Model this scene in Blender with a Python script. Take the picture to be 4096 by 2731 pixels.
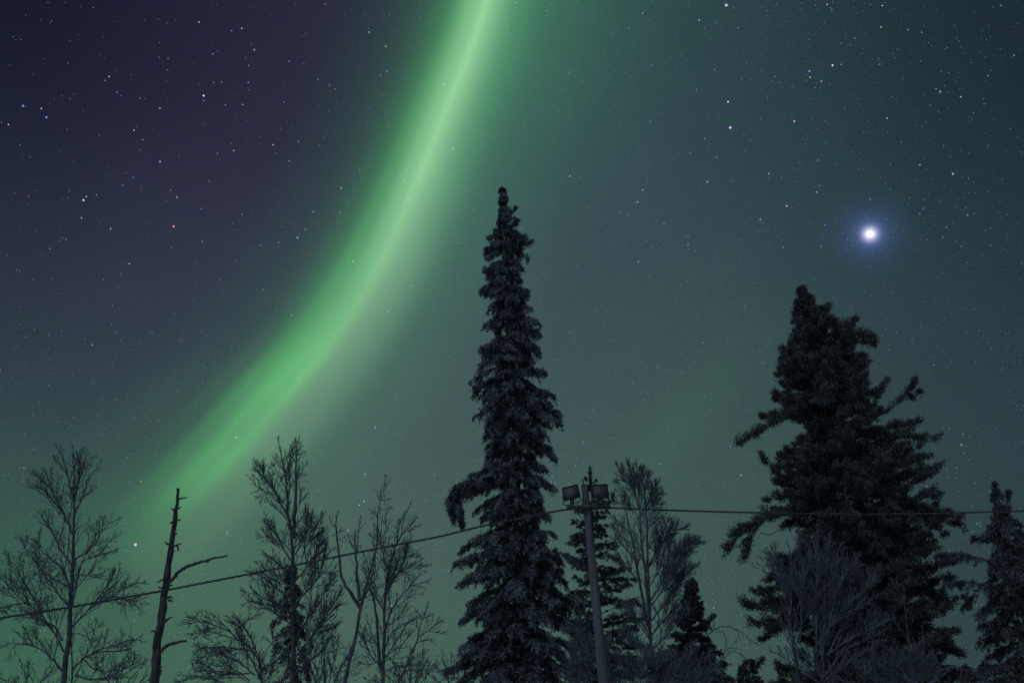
import bpy, math, random
import numpy as np
from mathutils import Vector

for o in list(bpy.data.objects):
    bpy.data.objects.remove(o, do_unlink=True)
S = bpy.context.scene
COL = S.collection
R_ = math.radians

# ------------------------------------------------------------------ camera
PITCH = R_(25.0)
EYE = np.array([0.0, 0.0, 1.6])
FPX = 3400.0                                   # focal length in pixels of the 4096 px wide photograph
cam_d = bpy.data.cameras.new('camera')
cam = bpy.data.objects.new('camera', cam_d)
COL.objects.link(cam)
cam.location = EYE
cam.rotation_euler = (math.pi / 2 + PITCH, 0, 0)
cam_d.sensor_width = 36.0
cam_d.lens = 36.0 * FPX / 4096.0
cam_d.clip_end = 20000
S.camera = cam
S.view_settings.view_transform = 'Standard'
S.view_settings.look = 'None'
S.view_settings.exposure = 0.0
S.view_settings.gamma = 1.0
S.cycles.use_denoising = False                 # a long night exposure keeps its grain
S.cycles.filter_width = 1.5
S.cycles.max_bounces = 6
S.cycles.diffuse_bounces = 3
S.cycles.transparent_max_bounces = 16

_F = np.array([0, math.cos(PITCH), math.sin(PITCH)])
_U = np.array([0, -math.sin(PITCH), math.cos(PITCH)])
_R = np.array([1.0, 0, 0])

def ray(px, py):
    d = _F + (px - 2048.0) / FPX * _R + (1365.5 - py) / FPX * _U
    return d / np.linalg.norm(d)

def at(px, py, Y):                             # measured picture position -> point in the place, Y metres ahead
    d = ray(px, py)
    return EYE + d * (Y / d[1])

def lin(r, g, b):
    f = lambda c: (c / 255 / 12.92) if c / 255 <= 0.04045 else ((c / 255 + 0.055) / 1.055) ** 2.4
    return np.array([f(r), f(g), f(b)])

# ------------------------------------------------------------------ night sky (world)
world = bpy.data.worlds.new('World')
S.world = world
world.use_nodes = True
nt = world.node_tree
nt.nodes.clear()
N, L = nt.nodes.new, nt.links.new
tc = N('ShaderNodeTexCoord')

SKY = [  # measured sky tones, lens vignetting painted into the corners: picture position, sRGB
    (60, 60, 10, 17, 30), (700, 60, 24, 28, 48), (1300, 60, 38, 38, 58), (1600, 100, 44, 52, 66), (2300, 60, 52, 92, 84), (2900, 60, 44, 74, 74), (3500, 60, 36, 56, 60), (4050, 60, 23, 37, 44),
    (60, 500, 24, 32, 48), (600, 450, 31, 37, 56), (1150, 450, 45, 48, 66), (2100, 450, 58, 92, 90), (2700, 450, 54, 80, 82), (3400, 450, 44, 66, 70), (4050, 450, 28, 44, 50),
    (60, 950, 36, 44, 60), (550, 950, 44, 50, 68), (950, 850, 50, 56, 74), (1900, 1000, 62, 88, 90), (2500, 950, 58, 82, 86), (3050, 950, 52, 78, 80), (3600, 950, 46, 70, 76), (4050, 950, 36, 56, 60),
    (60, 1400, 46, 56, 68), (500, 1400, 54, 64, 76), (800, 1300, 55, 66, 78), (1750, 1450, 68, 92, 92), (2400, 1450, 64, 88, 88), (2900, 1450, 60, 90, 84), (2700, 1750, 66, 102, 88), (3500, 1450, 52, 76, 76), (4050, 1450, 42, 64, 66),
    (60, 1800, 54, 74, 76), (500, 1800, 58, 82, 82), (1500, 1850, 74, 102, 96), (2000, 1850, 72, 100, 94), (2600, 1850, 68, 98, 90), (3100, 1900, 62, 92, 86), (3700, 1900, 54, 76, 78), (4050, 1900, 46, 70, 70),
    (60, 2250, 57, 106, 82), (600, 2300, 75, 116, 92), (250, 2050, 56, 94, 80), (1000, 2250, 82, 112, 98), (1700, 2300, 74, 106, 94), (2500, 2300, 72, 104, 92), (3000, 2300, 68, 98, 88), (3700, 2300, 54, 80, 78), (4050, 2300, 48, 72, 72),
    (60, 2650, 60, 114, 80), (400, 2500, 68, 118, 86), (800, 2650, 74, 112, 90), (1700, 2650, 72, 112, 90), (2500, 2650, 68, 106, 90), (3100, 2650, 64, 98, 86), (4000, 2650, 50, 76, 74),
]
SIG = R_(5.6)
lobes = [(ray(x, y), 1 / SIG ** 2, 1.0, lin(r + (2 if x < 1200 and y < 1000 else 0), g + (1 if x < 1200 and y < 1000 else 0), b + (1 if x < 1200 else 0)) * np.array((.97, .885, .965)) * (.915 if y > 1700 else .94 if x > 1700 else 1) * np.array((1, .945 if x > 2300 and y > 1300 else .97 if y > 1700 else 1, 1))) for x, y, r, g, b in SKY]
for d, c in [((0, 0, 1), (.028, .034, .050)), ((0, -1, .4), (.023, .033, .058)), ((-1, -.3, .3), (.031, .044, .074)), ((1, -.3, .3), (.015, .023, .038)),
             ((-1, .4, .2), (.04, .08, .06)), ((1, .4, .2), (.03, .05, .045)), ((0, 1, -.3), (.05, .09, .07)), ((0, -1, -.4), (.03, .033, .045))]:
    d = np.array(d, float)
    lobes.append((d / np.linalg.norm(d), 1 / R_(32) ** 2, 0.004, np.array(c)))

def vmath(op, a, b=None, s=None):
    n = N('ShaderNodeVectorMath'); n.operation = op
    for i, v in enumerate((a, b)):
        if v is None: continue
        if isinstance(v, bpy.types.NodeSocket): L(v, n.inputs[i])
        else: n.inputs[i].default_value = tuple(v)
    if s is not None:
        if isinstance(s, bpy.types.NodeSocket): L(s, n.inputs['Scale'])
        else: n.inputs['Scale'].default_value = s
    return n.outputs['Value'] if op == 'DOT_PRODUCT' else n.outputs['Vector']

def fmath(op, a, b=None, c=None):
    n = N('ShaderNodeMath'); n.operation = op
    for i, v in enumerate((a, b, c)):
        if v is None: continue
        if isinstance(v, bpy.types.NodeSocket): L(v, n.inputs[i])
        else: n.inputs[i].default_value = v
    return n.outputs[0]

dirv = vmath('NORMALIZE', tc.outputs['Generated'])

def lobe(d, k):                                # exp(2k(dot-1)/2): a round patch of sky about the direction d
    dot = vmath('DOT_PRODUCT', dirv, d)
    return fmath('EXPONENT', fmath('MULTIPLY_ADD', dot, float(k), float(-k)))

acc_c = acc_w = None
for d, k, wgt, c in lobes:
    e = fmath('MULTIPLY', lobe(d, k), wgt)
    v = vmath('SCALE', c, s=e)
    acc_c = v if acc_c is None else vmath('ADD', acc_c, v)
    acc_w = e if acc_w is None else fmath('ADD', acc_w, e)
skycol = vmath('SCALE', acc_c, s=fmath('DIVIDE', 1.0, fmath('ADD', acc_w, 1e-6)))
# the planet's halo: its glow painted into the sky colour around it
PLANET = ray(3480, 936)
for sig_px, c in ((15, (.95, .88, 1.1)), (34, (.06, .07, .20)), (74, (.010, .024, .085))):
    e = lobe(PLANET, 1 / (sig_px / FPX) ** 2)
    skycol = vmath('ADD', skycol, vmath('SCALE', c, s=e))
for x, y, g_ in ((2480, 2000, .7), (2600, 1840, 1), (2740, 1680, 1), (2880, 1500, .8), (3010, 1350, .5), (3240, 1650, .5), (3120, 1820, .4)):   # faint second ray of the aurora
    skycol = vmath('ADD', skycol, vmath('SCALE', (.0016, .0105 , .0030), s=fmath('MULTIPLY', lobe(ray(x, y), 1 / (85 / FPX) ** 2), g_)))
# faint airglow mottling
nz = N('ShaderNodeTexNoise'); nz.inputs['Scale'].default_value = 9; nz.inputs['Detail'].default_value = 4
L(dirv, nz.inputs['Vector'])
mot = fmath('MULTIPLY_ADD', nz.outputs['Fac'], 0.16, 0.92)
skycol = vmath('SCALE', skycol, s=mot)
gr = N('ShaderNodeTexNoise'); gr.inputs['Scale'].default_value = 900; gr.inputs['Detail'].default_value = 1  # imitated sensor grain, fine noise multiplied into the sky colour
L(dirv, gr.inputs['Vector'])
skycol = vmath('MULTIPLY', skycol, vmath('ADD', vmath('SCALE', gr.outputs['Color'], s=0.90), (.55, .55, .55)))
skycol = vmath('SCALE', skycol, s=10.0)
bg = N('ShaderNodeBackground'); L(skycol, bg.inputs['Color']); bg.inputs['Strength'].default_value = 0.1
nish = N('ShaderNodeTexSky'); nish.sky_type = 'NISHITA'; nish.sun_disc = False
nish.sun_elevation = R_(-5.0); nish.sun_rotation = R_(200)
bg2 = N('ShaderNodeBackground'); L(nish.outputs[0], bg2.inputs['Color']); bg2.inputs['Strength'].default_value = 0.0002
ad = N('ShaderNodeAddShader'); L(bg.outputs[0], ad.inputs[0]); L(bg2.outputs[0], ad.inputs[1])
out = N('ShaderNodeOutputWorld'); L(ad.outputs[0], out.inputs['Surface'])

# weak moonlight from behind, left
sun_d = bpy.data.lights.new('moon', 'SUN'); sun_d.energy = 0.38; sun_d.angle = R_(18); sun_d.color = (.76, .89, 1.0)
sun = bpy.data.objects.new('moon', sun_d); COL.objects.link(sun)
sun.rotation_euler = Vector((0.40, 0.62, -0.80)).to_track_quat('-Z', 'Y').to_euler()

# ------------------------------------------------------------------ helpers
def tag(o, label=None, cat=None, group=None, kind=None):
    if label: o['label'] = label
    if cat: o['category'] = cat
    if group: o['group'] = group
    if kind: o['kind'] = kind
    return o

def empty(name, loc):
    o = bpy.data.objects.new(name, None); COL.objects.link(o); o.location = loc
    o.empty_display_size = .2
    return o

class MB:
    def __init__(s): s.v = []; s.f = []; s.n = 0
    def add(s, v, f):
        if len(v) == 0: return
        s.v.append(np.asarray(v, float)); s.f.append(np.asarray(f, np.int64) + s.n); s.n += len(v)
    def tube(s, pts, rad, sides=3, cap=False):
        P = np.asarray(pts, float); n = len(P)
        rad = np.broadcast_to(np.asarray(rad, float), (n,))
        T = np.gradient(P, axis=0); T /= np.linalg.norm(T, axis=1)[:, None] + 1e-9
        ref = np.array([0.31, 0.87, 0.38]) if abs(T[:, 2]).mean() > .5 else np.array([.12, .2, .97])
        A = np.cross(T, ref); A /= np.linalg.norm(A, axis=1)[:, None] + 1e-9
        B = np.cross(T, A)
        an = np.arange(sides) * 2 * np.pi / sides
        V = P[:, None] + rad[:, None, None] * (np.cos(an)[None, :, None] * A[:, None] + np.sin(an)[None, :, None] * B[:, None])
        V = V.reshape(-1, 3)
        i, j = np.meshgrid(np.arange(n - 1), np.arange(sides), indexing='ij')
        j2 = (j + 1) % sides
        F = np.stack([i * sides + j, i * sides + j2, (i + 1) * sides + j2, (i + 1) * sides + j], -1).reshape(-1, 4)
        s.add(V, F)
        if cap:
            for k, c in ((0, P[0]), (n - 1, P[-1])):
                ring = V[k * sides:(k + 1) * sides]
                half = sides // 2
                f = [[0, 1 + q, 1 + (q + 1) % sides, 1 + (q + 2) % sides] for q in range(0, sides, 2)]
                s.add(np.vstack([c, ring]), f)
    def box(s, c, ax, ay, az):                 # centre and three half-axis vectors
        c, ax, ay, az = map(lambda q: np.asarray(q, float), (c, ax, ay, az))
        V = [c + i * ax + j * ay + k * az for k in (-1, 1) for j in (-1, 1) for i in (-1, 1)]
        s.add(V, [[0, 2, 3, 1], [4, 5, 7, 6], [0, 1, 5, 4], [2, 6, 7, 3], [0, 4, 6, 2], [1, 3, 7, 5]])
    def build(s, name, mat, parent=None, smooth=False, origin=None):
        V = np.vstack(s.v); F = np.vstack(s.f)
        if parent is not None:
            w = np.zeros(3); p = parent
            while p is not None: w = w + np.array(p.location); p = p.parent
            V = V - w
        me = bpy.data.meshes.new(name)
        me.vertices.add(len(V)); me.vertices.foreach_set('co', V.ravel())
        me.loops.add(F.size); me.loops.foreach_set('vertex_index', F.ravel().astype(np.int32))
        me.polygons.add(len(F)); me.polygons.foreach_set('loop_start', np.arange(0, F.size, 4, dtype=np.int32))
        me.update(calc_edges=True); me.validate()
        if smooth: me.polygons.foreach_set('use_smooth', [True] * len(me.polygons))
        me.materials.append(mat)
        o = bpy.data.objects.new(name, me); COL.objects.link(o)
        if parent is not None: o.parent = parent
        return o

def mat(name, base, rough=.9, c2=None, scale=8, lo=.35, hi=.65, stretch=None, bump=0, spec=.2, metal=0):
    m = bpy.data.materials.new(name); m.use_nodes = True
    t = m.node_tree; b = t.nodes['Principled BSDF']
    b.inputs['Roughness'].default_value = rough
    b.inputs['Specular IOR Level'].default_value = spec
    b.inputs['Metallic'].default_value = metal
    b.inputs['Base Color'].default_value = (*base, 1)
    if c2 is not None:
        co = t.nodes.new('ShaderNodeTexCoord'); mp = t.nodes.new('ShaderNodeMapping')
        if stretch: mp.inputs['Scale'].default_value = stretch
        n = t.nodes.new('ShaderNodeTexNoise'); n.inputs['Scale'].default_value = scale; n.inputs['Detail'].default_value = 5
        r = t.nodes.new('ShaderNodeValToRGB')
        r.color_ramp.elements[0].position = lo; r.color_ramp.elements[0].color = (*base, 1)
        r.color_ramp.elements[1].position = hi; r.color_ramp.elements[1].color = (*c2, 1)
        t.links.new(co.outputs['Object'], mp.inputs['Vector']); t.links.new(mp.outputs[0], n.inputs['Vector'])
        t.links.new(n.outputs['Fac'], r.inputs['Fac']); t.links.new(r.outputs[0], b.inputs['Base Color'])
        if bump:
            bp = t.nodes.new('ShaderNodeBump'); bp.inputs['Strength'].default_value = bump; bp.inputs['Distance'].default_value = .01
            t.links.new(n.outputs['Fac'], bp.inputs['Height']); t.links.new(bp.outputs[0], b.inputs['Normal'])
    return m

def emis(name, col, strength):
    m = bpy.data.materials.new(name); m.use_nodes = True
    t = m.node_tree; t.nodes.clear()
    e = t.nodes.new('ShaderNodeEmission'); e.inputs['Color'].default_value = (*col, 1); e.inputs['Strength'].default_value = strength
    o = t.nodes.new('ShaderNodeOutputMaterial'); t.links.new(e.outputs[0], o.inputs['Surface'])
    m.cycles.emission_sampling = 'NONE'
    return m

M = dict(
    needle=mat('frosted_spruce_needles', (.06, .08, .09), .85, (.34, .385, .46), 3.2, .40, .60),
    needle_pine=mat('frosted_pine_needles', (.07, .085, .085), .85, (.22, .235, .26), 2.6, .36, .66),
    needle_dim=mat('dark_spruce_needles', (.07, .08, .09), .85, (.24, .26, .31), 3.0, .36, .66),
    bark=mat('spruce_bark', (.07, .06, .055), .9, (.17, .16, .16), 6, stretch=(3, 3, .5), bump=.5),
    birch=mat('rimed_birch_bark', (.08, .085, .10), .85, (.17, .18, .21), 5, bump=.3),
    twig=mat('rimed_twigs', (.10, .115, .155), .9, (.22, .25, .32), 3),
    twig_white=mat('heavily_rimed_twigs', (.12, .14, .175), .9, (.24, .275, .345), 3),
    twig_pale=mat('pale_rimed_twigs', (.13, .15, .19), .9, (.27, .30, .375), 3),
    dead=mat('bare_dead_wood', (.06, .055, .06), .85, (.16, .155, .17), 4, stretch=(4, 4, .6), bump=.5),
    pole=mat('weathered_pole_wood', (.12, .125, .15), .85, (.25, .26, .31), 3, stretch=(9, 9, .35), bump=.4),
    metal=mat('grey_painted_metal', (.10, .10, .11), .6, (.15, .15, .16), 14, spec=.4),
    rim=mat('dark_lamp_rim', (.035, .036, .04), .6, (.06, .06, .065), 14, spec=.3),
    glass=mat('frosted_lamp_glass', (.09, .10, .12), .55, (.15, .16, .185), 5, spec=.4),
    cable=mat('black_cable_sheath', (.06, .065, .075), .75, (.15, .16, .185), 8),
    snow=mat('snow', (.72, .75, .80), .85, (.82, .83, .86), .6, bump=.3),
)

# ------------------------------------------------------------------ ground
gx = np.concatenate([np.linspace(-900, -60, 15), np.linspace(-55, 55, 60), np.linspace(60, 900, 15)])
gy = np.concatenate([np.linspace(-900, -30, 15), np.linspace(-25, 80, 60), np.linspace(90, 1500, 18)])
X, Yg = np.meshgrid(gx, gy, indexing='ij')
Z = -.12 + .10 * np.sin(X * .31 + 1) * np.cos(Yg * .27) + .05 * np.sin(X * .83) * np.sin(Yg * .71 + 2)
i, j = np.meshgrid(np.arange(len(gx) - 1), np.arange(len(gy) - 1), indexing='ij')
w = len(gy)
g = MB(); g.add(np.stack([X, Yg, Z], -1).reshape(-1, 3), np.stack([i * w + j, (i + 1) * w + j, (i + 1) * w + j + 1, i * w + j + 1], -1).reshape(-1, 4))
tag(g.build('ground', M['snow'], smooth=True), kind='structure')

# ------------------------------------------------------------------ aurora: two luminous curtains high above the horizon
AX = np.array([(2090, -500), (2010, -250), (1945, 0), (1893, 175), (1822, 348), (1750, 522), (1684, 697), (1622, 840), (1565, 975), (1497, 1115), (1417, 1254),
               (1316, 1405), (1190, 1567), (1076, 1690), (958, 1829), (850, 1945), (736, 2060), (622, 2170), (510, 2280), (380, 2400)], float)
seg = np.r_[0, np.cumsum(np.linalg.norm(np.diff(AX, axis=0), axis=1))]
ns, ntc = 90, 80
s_ = np.linspace(0, seg[-1], ns)
cx, cy = np.interp(s_, seg, AX[:, 0]), np.interp(s_, seg, AX[:, 1])
kern = np.exp(-np.linspace(-2, 2, 11) ** 2); kern /= kern.sum()
sm = lambda a: np.convolve(np.pad(a, 5, mode='reflect', reflect_type='odd'), kern, 'valid')
cx, cy = sm(cx), sm(cy)
tx, ty = np.gradient(cx), np.gradient(cy); ln = np.hypot(tx, ty); tx, ty = tx / ln, ty / ln
nx, ny = -ty * -1, tx * -1                     # to the right of the band (towards larger x)
nx, ny = np.abs(nx), np.where(nx >= 0, ny, -ny)
YK = np.array([-500, 0, 350, 700, 1000, 1300, 1600, 1850, 2050, 2250, 2400])
K = dict(
    core=np.array([.85, .95, .95, .88, .66, .43, .25, .14, .07, .02, 0]), cs=np.array([76, 78, 79, 78, 80, 84, 94, 104, 104, 100, 100]),
    left=np.array([.55, .6, .62, .66, .72, .80, .84, .66, .36, .12, 0]),
    grey=np.array([.0, .02, .12, .45, .62, .55, .46, .36, .24, .12, 0]),
    wide=np.array([.9, .9, .8, .7, .6, .5, .42, .36, .3, .18, 0]))
k_ = {a: np.interp(cy, YK, b) for a, b in K.items()}
def band(name, dist, tmin, tmax, fn, parent):
    t = np.linspace(tmin, tmax, ntc)
    V = np.zeros((ns, ntc, 3)); C = np.zeros((ns, ntc, 4)); C[..., 3] = 1
    win = np.clip(np.minimum(t - tmin, tmax - t) / 120, 0, 1); win = win * win * (3 - 2 * win)
    ends = np.clip(np.minimum(np.arange(ns), ns - 1 - np.arange(ns)) / 6, 0, 1)
    for a in range(ns):
        for b in range(ntc):
            V[a, b] = EYE + ray(cx[a] + nx[a] * t[b], cy[a] + ny[a] * t[b]) * dist
        C[a, :, :3] = fn(a, t) * (win * ends[a])[:, None]
    i, j = np.meshgrid(np.arange(ns - 1), np.arange(ntc - 1), indexing='ij')
    F = np.stack([i * ntc + j, (i + 1) * ntc + j, (i + 1) * ntc + j + 1, i * ntc + j + 1], -1).reshape(-1, 4)
    m = bpy.data.materials.new(name + '_light'); m.use_nodes = True; q = m.node_tree; q.nodes.clear()
    at_ = q.nodes.new('ShaderNodeAttribute'); at_.attribute_name = 'glow'
    e = q.nodes.new('ShaderNodeEmission'); tr = q.nodes.new('ShaderNodeBsdfTransparent'); a2 = q.nodes.new('ShaderNodeAddShader'); oo = q.nodes.new('ShaderNodeOutputMaterial')
    q.links.new(at_.outputs['Color'], e.inputs['Color']); q.links.new(e.outputs[0], a2.inputs[0]); q.links.new(tr.outputs[0], a2.inputs[1]); q.links.new(a2.outputs[0], oo.inputs['Surface'])
    m.cycles.emission_sampling = 'NONE'
    mb = MB(); mb.add(V.reshape(-1, 3), F)
    o = mb.build(name, m, parent, smooth=True)
    ca = o.data.color_attributes.new('glow', 'FLOAT_COLOR', 'POINT')
    ca.data.foreach_set('color', C.reshape(-1))
    return o
G = lambda t, c, s: np.exp(-((t - c) / s) ** 2)
def f_core(a, t):
    s = k_['cs'][a]
    r = k_['core'][a] * G(t, 0, s)[:, None] * np.array([.220, .395, .205])
    return r * (1 + .08 * np.sin(t / 16 + .6 + 1.3 * np.sin(t / 41 + a * .03)) * G(t, -30, 130))[:, None]
def f_wide(a, t):
    g1 = k_['left'][a] * (G(t, -86, 96) + .17 * G(t, -150, 250))[:, None] * np.array([.035, .22, .045])
    g2 = k_['grey'][a] * G(t, 105, 84)[:, None] * np.array([.070, .100, .068])
    g3 = k_['wide'][a] * G(t, 130, 330)[:, None] * np.array([.020, .088, .032])
    g4 = (k_['core'][a] * G(t, 115, 95))[:, None] * np.array([.018, .10, .030])
    rays = (1 + .16 * np.sin(a * .38 + t / 70) * np.clip((cy[a] - 1000) / 700, 0, 1)) * (1 + (.09 + .12 * np.clip((cy[a] - 900) / 700, 0, 1)) * np.sin(t / 23 + 2.1 * np.sin(t / 67 + a * .05) + a * .03))
    sp = np.interp(cy[a], [900, 1250, 1500, 1750, 2000, 2150], [0, .6, 1, .9, .4, 0])
    g5 = sp * (.9 * G(t, -112, 36) + .55 * G(t, -22, 30) + .35 * G(t, -190, 30))[:, None] * np.array([.022, .115, .028])
    return (g1 * rays[:, None]) + g2 + g3 + g4 + g5
aur = empty('aurora', at(690, 2060, 5000)); tag(aur, 'bright green aurora band slanting across the starry night sky', 'aurora')
band('bright_core', 5600, -330, 330, f_core, aur)
band('diffuse_veil', 5900, -620, 1000, f_wide, aur)

# ------------------------------------------------------------------ stars
RS = 8000.0; PXM = 4 / FPX * RS                # metres that one pixel of the 1024 px picture spans out there
def ico(sub=1):
    import bmesh
    bm = bmesh.new(); bmesh.ops.create_icosphere(bm, subdivisions=sub, radius=1)
    me = bpy.data.meshes.new('star'); bm.to_mesh(me); bm.free(); return me
STAR_COL = {'blue': (.30, .40, 1.0), 'white': (.85, .9, 1.0), 'orange': (1.0, .48, .36), 'violet': (.62, .42, 1.0), 'yellow': (1.0, .9, .6)}
star_mesh = {}
def star_data(col, cls):
    if (col, cls) not in star_mesh:
        r, e = {3: (1.12, 1.3), 2: (.82, 1.0), 1: (.62, .60), 0: (.48, .42)}[cls]
        me = ico(2 if cls == 3 else 1); me.transform(__import__('mathutils').Matrix.Scale(r * PXM, 4))
        me.materials.append(emis('%s_starlight' % col, STAR_COL[col], e)); star_mesh[(col, cls)] = me
    return star_mesh[(col, cls)]
CAT = []
def zone(x0, y0, sc, items):
    for it in items:
        x, y = it[0], it[1]; cl = it[2] if len(it) > 2 else 1; co = it[3] if len(it) > 3 else ('blue' if (x * 7 + y * 3) % 10 < 7 else 'white')
        CAT.append((x0 + x * sc, y0 + y * sc, cl, co))
zone(0, 0, .6378, [(326, 131, 0), (1452, 194, 1), (1334, 339), (1815, 385), (1594, 313), (685, 481), (733, 580), (144, 665, 2), (259, 682), (291, 736, 2), (53, 782), (1277, 601, 2, 'white'), (1278, 632),
    (1340, 520, 0, 'yellow'), (1390, 515, 0, 'yellow'), (1557, 519), (1414, 659), (1522, 657, 1, 'orange'), (1783, 641), (1995, 500), (2067, 537), (1003, 679), (841, 817), (896, 877, 0, 'yellow'), (836, 1113),
    (769, 1161), (1110, 1236), (1262, 1310), (1518, 1345), (694, 1435, 1, 'yellow'), (523, 1256, 2), (541, 1234), (511, 1367, 1), (605, 1223, 0, 'yellow'), (392, 1492, 0), (415, 1501, 0), (312, 1560),
    (1070, 1193, 0, 'orange'), (1872, 887), (1713, 909), (1466, 945), (1964, 1328), (2133, 1330), (2140, 1179), (2004, 912, 0), (1868, 1491), (1916, 1440), (1747, 1521), (1634, 1539), (1269, 1514, 0, 'yellow'),
    (1247, 140), (1517, 180), (2039, 26), (1559, 412, 0), (1904, 402, 0), (124, 911, 0), (426, 396, 0), (2101, 560, 0), (878, 617, 0), (998, 362, 0), (1054, 369, 0, 'orange'), (660, 506, 0), (1811, 1010, 0),
    (1765, 813, 0), (1766, 1421, 0), (1986, 1404, 0), (1048, 440, 0, 'violet'), (1364, 963, 0), (1312, 1137, 0, 'orange'), (179, 1230, 0, 'orange')])
zone(2700, 0, .6377, [(152, 128), (394, 176, 1), (954, 30), (1301, 37), (2045, 36), (1293, 171, 1, 'yellow'), (1463, 188), (1548, 205), (1128, 242), (1590, 270, 0), (1378, 365, 0), (988, 411, 2), (1042, 406),
    (843, 447, 2, 'blue'), (847, 486), (626, 482, 0), (605, 509, 0), (654, 519, 0), (822, 506, 0), (918, 511), (970, 528, 0), (1638, 559), (1664, 577), (1792, 608), (1603, 658, 0), (333, 640, 2, 'white'),
    (748, 762, 2, 'orange'), (1329, 742), (1067, 682, 0), (187, 871), (94, 959), (262, 987), (1536, 1035), (588, 1090, 1, 'yellow'), (200, 1142, 1), (362, 1139, 0), (908, 1165), (889, 1205),
    (1225, 1253), (1471, 1243, 0), (700, 1292, 2, 'violet'), (1558, 1308), (1536, 1341), (1835, 1349, 1, 'orange'), (940, 1411), (535, 1378), (520, 1450, 0), (81, 1481), (679, 1551), (917, 1548), (1679, 1490),
    (1703, 1426, 0), (247, 438, 0, 'yellow'), (1285, 404, 0), (2127, 347, 1), (2171, 955, 0), (1964, 476, 0, 'yellow'), (1658, 1258, 0), (81, 1538), (731, 1302, 0), (1374, 1455, 0), (761, 1139, 0)])
zone(1300, 0, 1.1164, [(158, 116, 1, 'white'), (218, 167), (199, 270), (221, 256), (16, 307), (36, 320, 0), (158, 388, 0), (426, 302), (514, 173, 0), (652, 95, 0), (656, 121, 0), (795, 41, 0, 'yellow'), (685, 11, 0),
    (1138, 48, 1, 'orange'), (1088, 102), (1163, 77, 0), (875, 260), (1170, 234), (1006, 221, 0), (774, 384, 0), (822, 382, 0), (715, 450, 0), (1166, 435, 0), (1123, 534, 0), (459, 535), (878, 630), (968, 639, 0),
    (1138, 681), (1113, 725), (1057, 763, 0), (1215, 801, 0), (295, 609), (269, 631), (285, 645), (296, 700), (58, 674), (54, 761), (234, 589, 0), (570, 520, 0), (124, 611, 0)])
zone(0, 1700, .6575, [(1382, 653, 1, 'orange'), (1438, 73, 1, 'white'), (1273, 611, 0), (858, 341, 0, 'yellow'), (145, 261, 0), (817, 1186, 0), (1147, 1471, 0), (863, 764, 0), (776, 764, 0), (272, 1245, 0), (1112, 60, 0)])
zone(900, 1700, .6575, [(852, 298), (847, 462, 1, 'white'), (816, 485), (749, 638), (914, 13), (1013, 1096), (494, 436, 0), (1274, 300, 0), (487, 104, 0)])
PLEI = [(675, 293, 2, 'blue'), (704, 316, 1, 'blue'), (690, 343, 1, 'blue'), (697, 361, 1, 'blue'), (714, 351, 1, 'blue'), (709, 363, 0, 'blue'), (715, 388, 1, 'blue')]
n0 = len(CAT); zone(1750, 1700, .6575, PLEI); PLEI_IDX = set(range(n0, len(CAT)))
zone(1750, 1700, .6575, [(888, 103), (864, 268, 0), (1030, 290, 0, 'orange'), (1357, 237), (1783, 130), (1714, 161, 0), (806, 356), (778, 289, 0), (777, 178, 0), (718, 233, 0), (1099, 412, 0, 'orange'), (1372, 462, 0),
    (1398, 424, 0), (1670, 472, 0), (1680, 1110, 1, 'orange'), (1815, 402, 0), (837, 246, 0)])
zone(2850, 1700, .6575, [(110, 130), (41, 161, 0), (174, 303), (408, 822, 0), (267, 1356, 0, 'orange'), (556, 632, 0), (1607, 600, 1, 'blue'), (1515, 119, 1, 'yellow'), (1526, 55, 0, 'yellow'), (1440, 20, 0, 'orange'),
    (1487, 258, 0, 'orange'), (1270, 283, 0, 'yellow'), (1302, 371, 0), (1357, 470, 0), (464, 718, 0), (235, 177, 0)])
zone(0, 0, 1.7415, [(212, 792, 1, 'orange'), (215, 877, 0), (297, 606, 1), (306, 408, 0), (669, 724, 1), (605, 664, 0, 'orange'), (720, 487), (811, 600), (683, 546), (891, 716), (947, 657), (912, 820, 0), (861, 981, 0),
    (862, 752, 0), (1466, 601, 1, 'white'), (1465, 464), (1309, 405), (1388, 748, 0), (1615, 787), (1807, 473), (1625, 418), (2189, 400, 1), (2115, 750, 0), (2145, 838, 0), (2095, 780, 0, 'orange'), (1990, 833, 0),
    (1255, 640, 0), (1600, 720, 0), (1700, 600, 0), (1540, 850, 0), (1310, 1000, 0), (400, 720, 0), (120, 640, 0), (60, 1075, 0), (150, 970, 0), (2240, 832, 0), (2215, 1240 - 200, 0, 'yellow')])
NAMED = [(640, 647, 2, 'blue', 'brilliant blue star in the dark sky left of the aurora'), (695, 906, 2, 'orange', 'brightest orange star in the purple sky left of the aurora'),
         (2905, 22, 3, 'violet', 'large violet star at the upper edge of the sky right of the aurora'), (2921, 511, 3, 'violet', 'large pinkish violet star high above the top of the tall spruce and pine'),
         (3812, 696, 2, 'violet', 'violet star up and to the right of the brilliant white planet'), (542, 2177, 3, 'violet', 'bright star low in the green glow between bare birch and dead trunk')]
def put_star(x, y, cls, col, name='star'):
    o = bpy.data.objects.new(name, star_data(col, cls)); COL.objects.link(o)
    o.location = EYE + ray(x, y) * RS
    return o
for x, y, cl, co, lb in NAMED: tag(put_star(x, y, cl, co), lb, 'star')
CN = {'blue': 'blue-white', 'white': 'white', 'orange': 'orange', 'violet': 'violet', 'yellow': 'yellowish'}
SZ = {0: 'tiny', 1: 'small', 2: 'bright'}
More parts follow.
